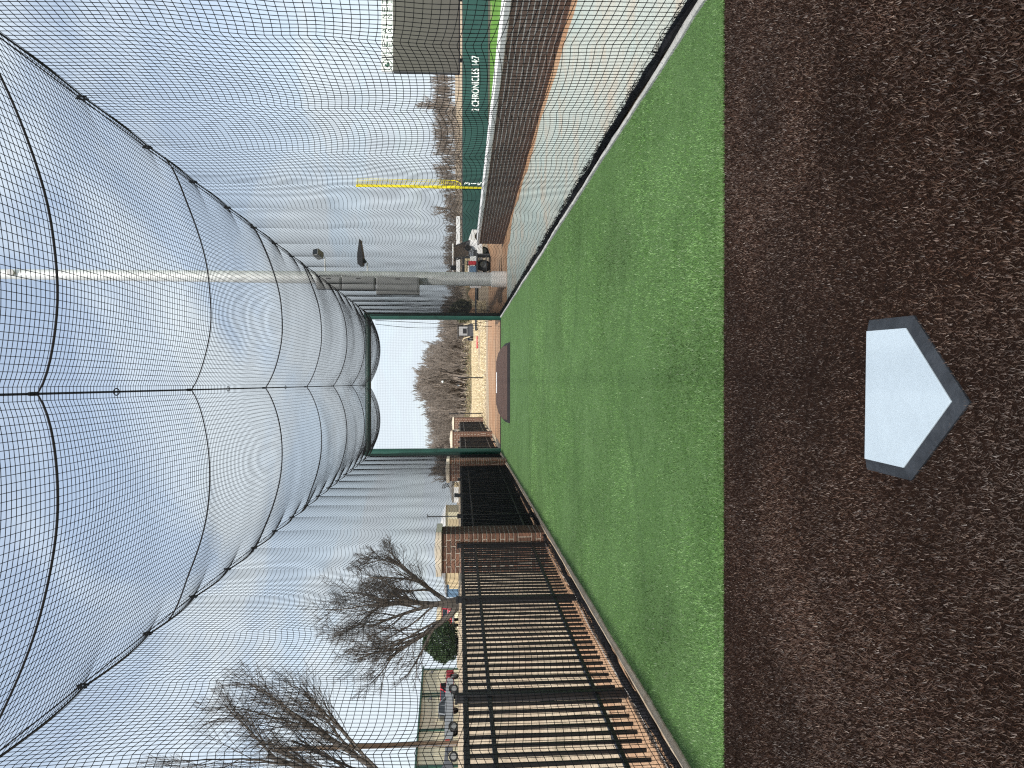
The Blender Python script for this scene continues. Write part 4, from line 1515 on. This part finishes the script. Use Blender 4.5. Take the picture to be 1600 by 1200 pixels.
MB().prism([(-1.35, 0.40)] + arch2(-0.90) + arch2(0.95) + [(1.40, 0.42), (1.42, 0.85), (0.75, 1.02), (0.45, 0.62), (-0.30, 0.62), (-0.36, 0.95), (-1.35, 0.95)], 'x', -hw_, hw_).build('body', 'white_paint', u, bevel=0.03)
for s in (-1, 1):
    for y in (-0.90, 0.95):
        wheel(u, s * (hw_ - 0.08), y, 0.32, 0.24)
    MB().tube([(s * (hw_ - 0.06), 0.72, 0.95), (s * (hw_ - 0.10), 0.36, 1.72)], 0.028, 8).build('roof_bar', 'dark_grey', u, smooth=True)
    MB().tube([(s * (hw_ - 0.06), -0.42, 0.92), (s * (hw_ - 0.10), -0.40, 1.72)], 0.028, 8).build('roof_bar', 'dark_grey', u, smooth=True)
    MB().box(s * 0.33 - 0.26, s * 0.33 + 0.26, -0.30, 0.18, 0.63, 0.80).build('seat', 'dark_grey', u, bevel=0.03)
    MB().box(s * 0.33 - 0.26, s * 0.33 + 0.26, -0.40, -0.28, 0.80, 1.32).build('seat_back', 'dark_grey', u, bevel=0.03)
    MB().box(s * 0.45 - 0.12, s * 0.45 + 0.12, 1.425, 1.445, 0.62, 0.74).build('headlight', 'glass_dark', u)
MB().box(-hw_, hw_, -0.52, 0.46, 1.72, 1.79).build('roof', 'white_paint', u, bevel=0.02)
MB().box(-0.16, 0.16, -0.62, -0.53, 1.60, 1.86).build('roof_box', 'black_metal', u, bevel=0.01)
MB().prism([(0.72, 1.0), (0.74, 1.0), (0.40, 1.70), (0.38, 1.70)], 'x', -hw_ + 0.14, hw_ - 0.14).build('windscreen', 'truck_silver', u)
MB().tube([(0.33, 0.52, 1.0), (0.33, 0.40, 1.10)], 0.14, 12).build('steering_wheel', 'black_metal', u, smooth=True)
MB().box(-hw_ + 0.03, hw_ - 0.03, -1.33, -0.46, 0.955, 1.20).build('cargo_bed', 'tan_paint', u, bevel=0.01)
# things in and beside it
for nm, m_, loc, sz, lb in (('fuel_can', 'red_paint', (5.1, 31.6, 0.62), (0.17, 0.26, 0.34), 'red fuel can on a stack beside the utility vehicle'),
                            ('cooler', 'blue_paint', (4.78, 31.5, 0.62), (0.34, 0.22, 0.30), 'blue cooler next to the red fuel can')):
    o = empty(nm, loc)
    MB().box(-sz[0] / 2, sz[0] / 2, -sz[1] / 2, sz[1] / 2, 0, sz[2]).build('shell', m_, o, bevel=0.025)
    MB().box(-sz[0] / 2 - .01, sz[0] / 2 + .01, -sz[1] / 2 - .01, sz[1] / 2 + .01, sz[2] + 0.002, sz[2] + 0.05).build('lid', 'white_paint' if nm == 'cooler' else 'black_metal', o, bevel=0.01)
    MB().tube([(-sz[0] / 3, 0, sz[2] + 0.05), (-sz[0] / 3, 0, sz[2] + 0.11), (sz[0] / 3, 0, sz[2] + 0.11), (sz[0] / 3, 0, sz[2] + 0.05)], 0.014, 6).build('handle', 'black_metal', o, smooth=True)
    tag(o, lb, nm.replace('_', ' '))
tbx = empty('workbench', (4.95, 31.6, 0.0))
tag(tbx, 'low dark bench carrying the red can and blue cooler', 'bench')
MB().box(-0.55, 0.55, -0.3, 0.3, 0.56, 0.615).build('bench_top', 'dark_grey', tbx, bevel=0.008)
for x in (-0.48, 0.48):
    for y in (-0.24, 0.24):
        MB().box(x - 0.035, x + 0.035, y - 0.035, y + 0.035, 0, 0.56).build('leg', 'dark_grey', tbx)
MB().box(-0.45, 0.45, -0.2, 0.2, 0.18, 0.21).build('shelf', 'dark_grey', tbx)
# white shade canopy beyond the end of the teal wall
tr = empty('shade_canopy', (8.35, 57.2, float(terrain(8.35, 57.2)) - 0.05))
tag(tr, 'long white canopy roof on posts beyond the end of the teal wall', 'canopy')
zc_ = 1.56 - (float(terrain(8.35, 57.2)) - 0.05)
MB().box(0, 4.5, 0, 2.6, zc_ - 0.30, zc_).build('roof', 'white_paint', tr, bevel=0.02)
for x in (0.15, 2.25, 4.35):
    for y in (0.15, 2.45):
        MB().box(x - 0.05, x + 0.05, y - 0.05, y + 0.05, 0, zc_ - 0.302).build('post', 'roof_grey', tr)

# skid steer on the far lot
sx, sy = 5.55, 80.0
sk = empty('skid_steer', (sx, sy, float(terrain(sx, sy)) + 0.02), R(8))
tag(sk, 'dark compact loader with glazed cab seen through the end frame', 'loader')
MB().box(-0.62, 0.62, -0.2, 1.6, 0.28, 0.75).build('chassis', 'dark_grey', sk, bevel=0.04)
for s in (-1, 1):
    for y in (0.1, 1.2):
        wheel(sk, s * 0.66, y, 0.34, 0.22)
    MB().box(s * 0.55 - 0.05, s * 0.55 + 0.05, -0.15, -0.03, 0.75, 1.72).build('cab_post', 'black_metal', sk)
    MB().box(s * 0.55 - 0.05, s * 0.55 + 0.05, 0.9, 1.02, 0.75, 1.72).build('cab_post', 'black_metal', sk)
    MB().tube([(s * 0.74, 1.5, 1.25), (s * 0.74, 0.2, 1.15), (s * 0.70, -0.65, 0.45)], 0.06, 6).build('lift_arm', 'tan_paint', sk, smooth=True)
MB().box(-0.62, 0.62, -0.2, 1.05, 1.725, 1.82).build('cab_roof', 'black_metal', sk, bevel=0.02)
MB().box(-0.49, 0.49, -0.12, -0.10, 0.80, 1.70).build('front_glass', 'roof_grey', sk)
MB().box(-0.28, 0.28, -0.14, -0.122, 0.85, 1.25).build('seat_panel', 'black_metal', sk, bevel=0.02)
MB().prism([(-1.05, 0.12), (-0.65, 0.12), (-0.62, 0.55), (-0.70, 0.55), (-0.75, 0.22)], 'x', -0.70, 0.70).build('bucket', 'dark_grey', sk)

# dirt piles, pipe and plank on the far lot
def pile(loc, rx, ry, h, label, seed, m='dirt'):
    n1, n2 = 9, 22
    V, F = [], []
    for i in range(n1):
        t = i / (n1 - 1)
        for j in range(n2):
            a = 2 * math.pi * j / n2
            k = (1 - t) * (1 + 0.14 * float(wob(math.cos(a) * 2, math.sin(a) * 2 + t, seed, 2)))
            V.append((rx * k * math.cos(a), ry * k * math.sin(a), h * (1 - (1 - t) ** 1.6) * (1 + 0.08 * float(wob(a, t * 3, seed + 1, 3)))))
    for i in range(n1 - 1):
        for j in range(n2):
            a = i * n2 + j; b = i * n2 + (j + 1) % n2
            F.append((a, b, b + n2, a + n2))
    o = link('dirt_pile', np_mesh('dirt_pile', V, F, m, smooth=True), None, loc)
    tag(o, label, 'dirt pile', 'dirt piles on the far lot')


pile((8.9, 74, float(terrain(8.9, 74)) - 0.05), 0.9, 0.9, 0.75, 'orange dirt pile right of the frame post near the light pole', 401)
pile((6.9, 73, float(terrain(6.9, 73)) - 0.05), 0.75, 0.9, 0.62, 'orange dirt pile between the loader and the right frame post', 403)
pile((6.0, 30.0, -0.02), 1.1, 1.0, 0.28, 'low orange dirt heap by the end of the brick wall', 405)
o = MB().tube([(4.2 + 0.0 * t, 56 + 0.3 * math.sin(t * 3), float(terrain(4.2, 56)) + 0.12) if False else (3.9 + 3.2 * t, 55 + 0.25 * math.sin(t * 4), float(terrain(5, 55)) + 0.12) for t in np.linspace(0, 1, 12)], 0.13, 8).build('drain_pipe', 'black_metal', None, smooth=True)
tag(o, 'black drain pipe lying across the far lot', 'pipe')
o = MB().box(2.5, 3.4, 54, 54.3, float(terrain(3, 54)) + 0.01, float(terrain(3, 54)) + 0.16).build('red_beam', 'red_paint', None, bevel=0.02)
tag(o, 'dull red beam lying on the dry grass below the loader', 'beam')
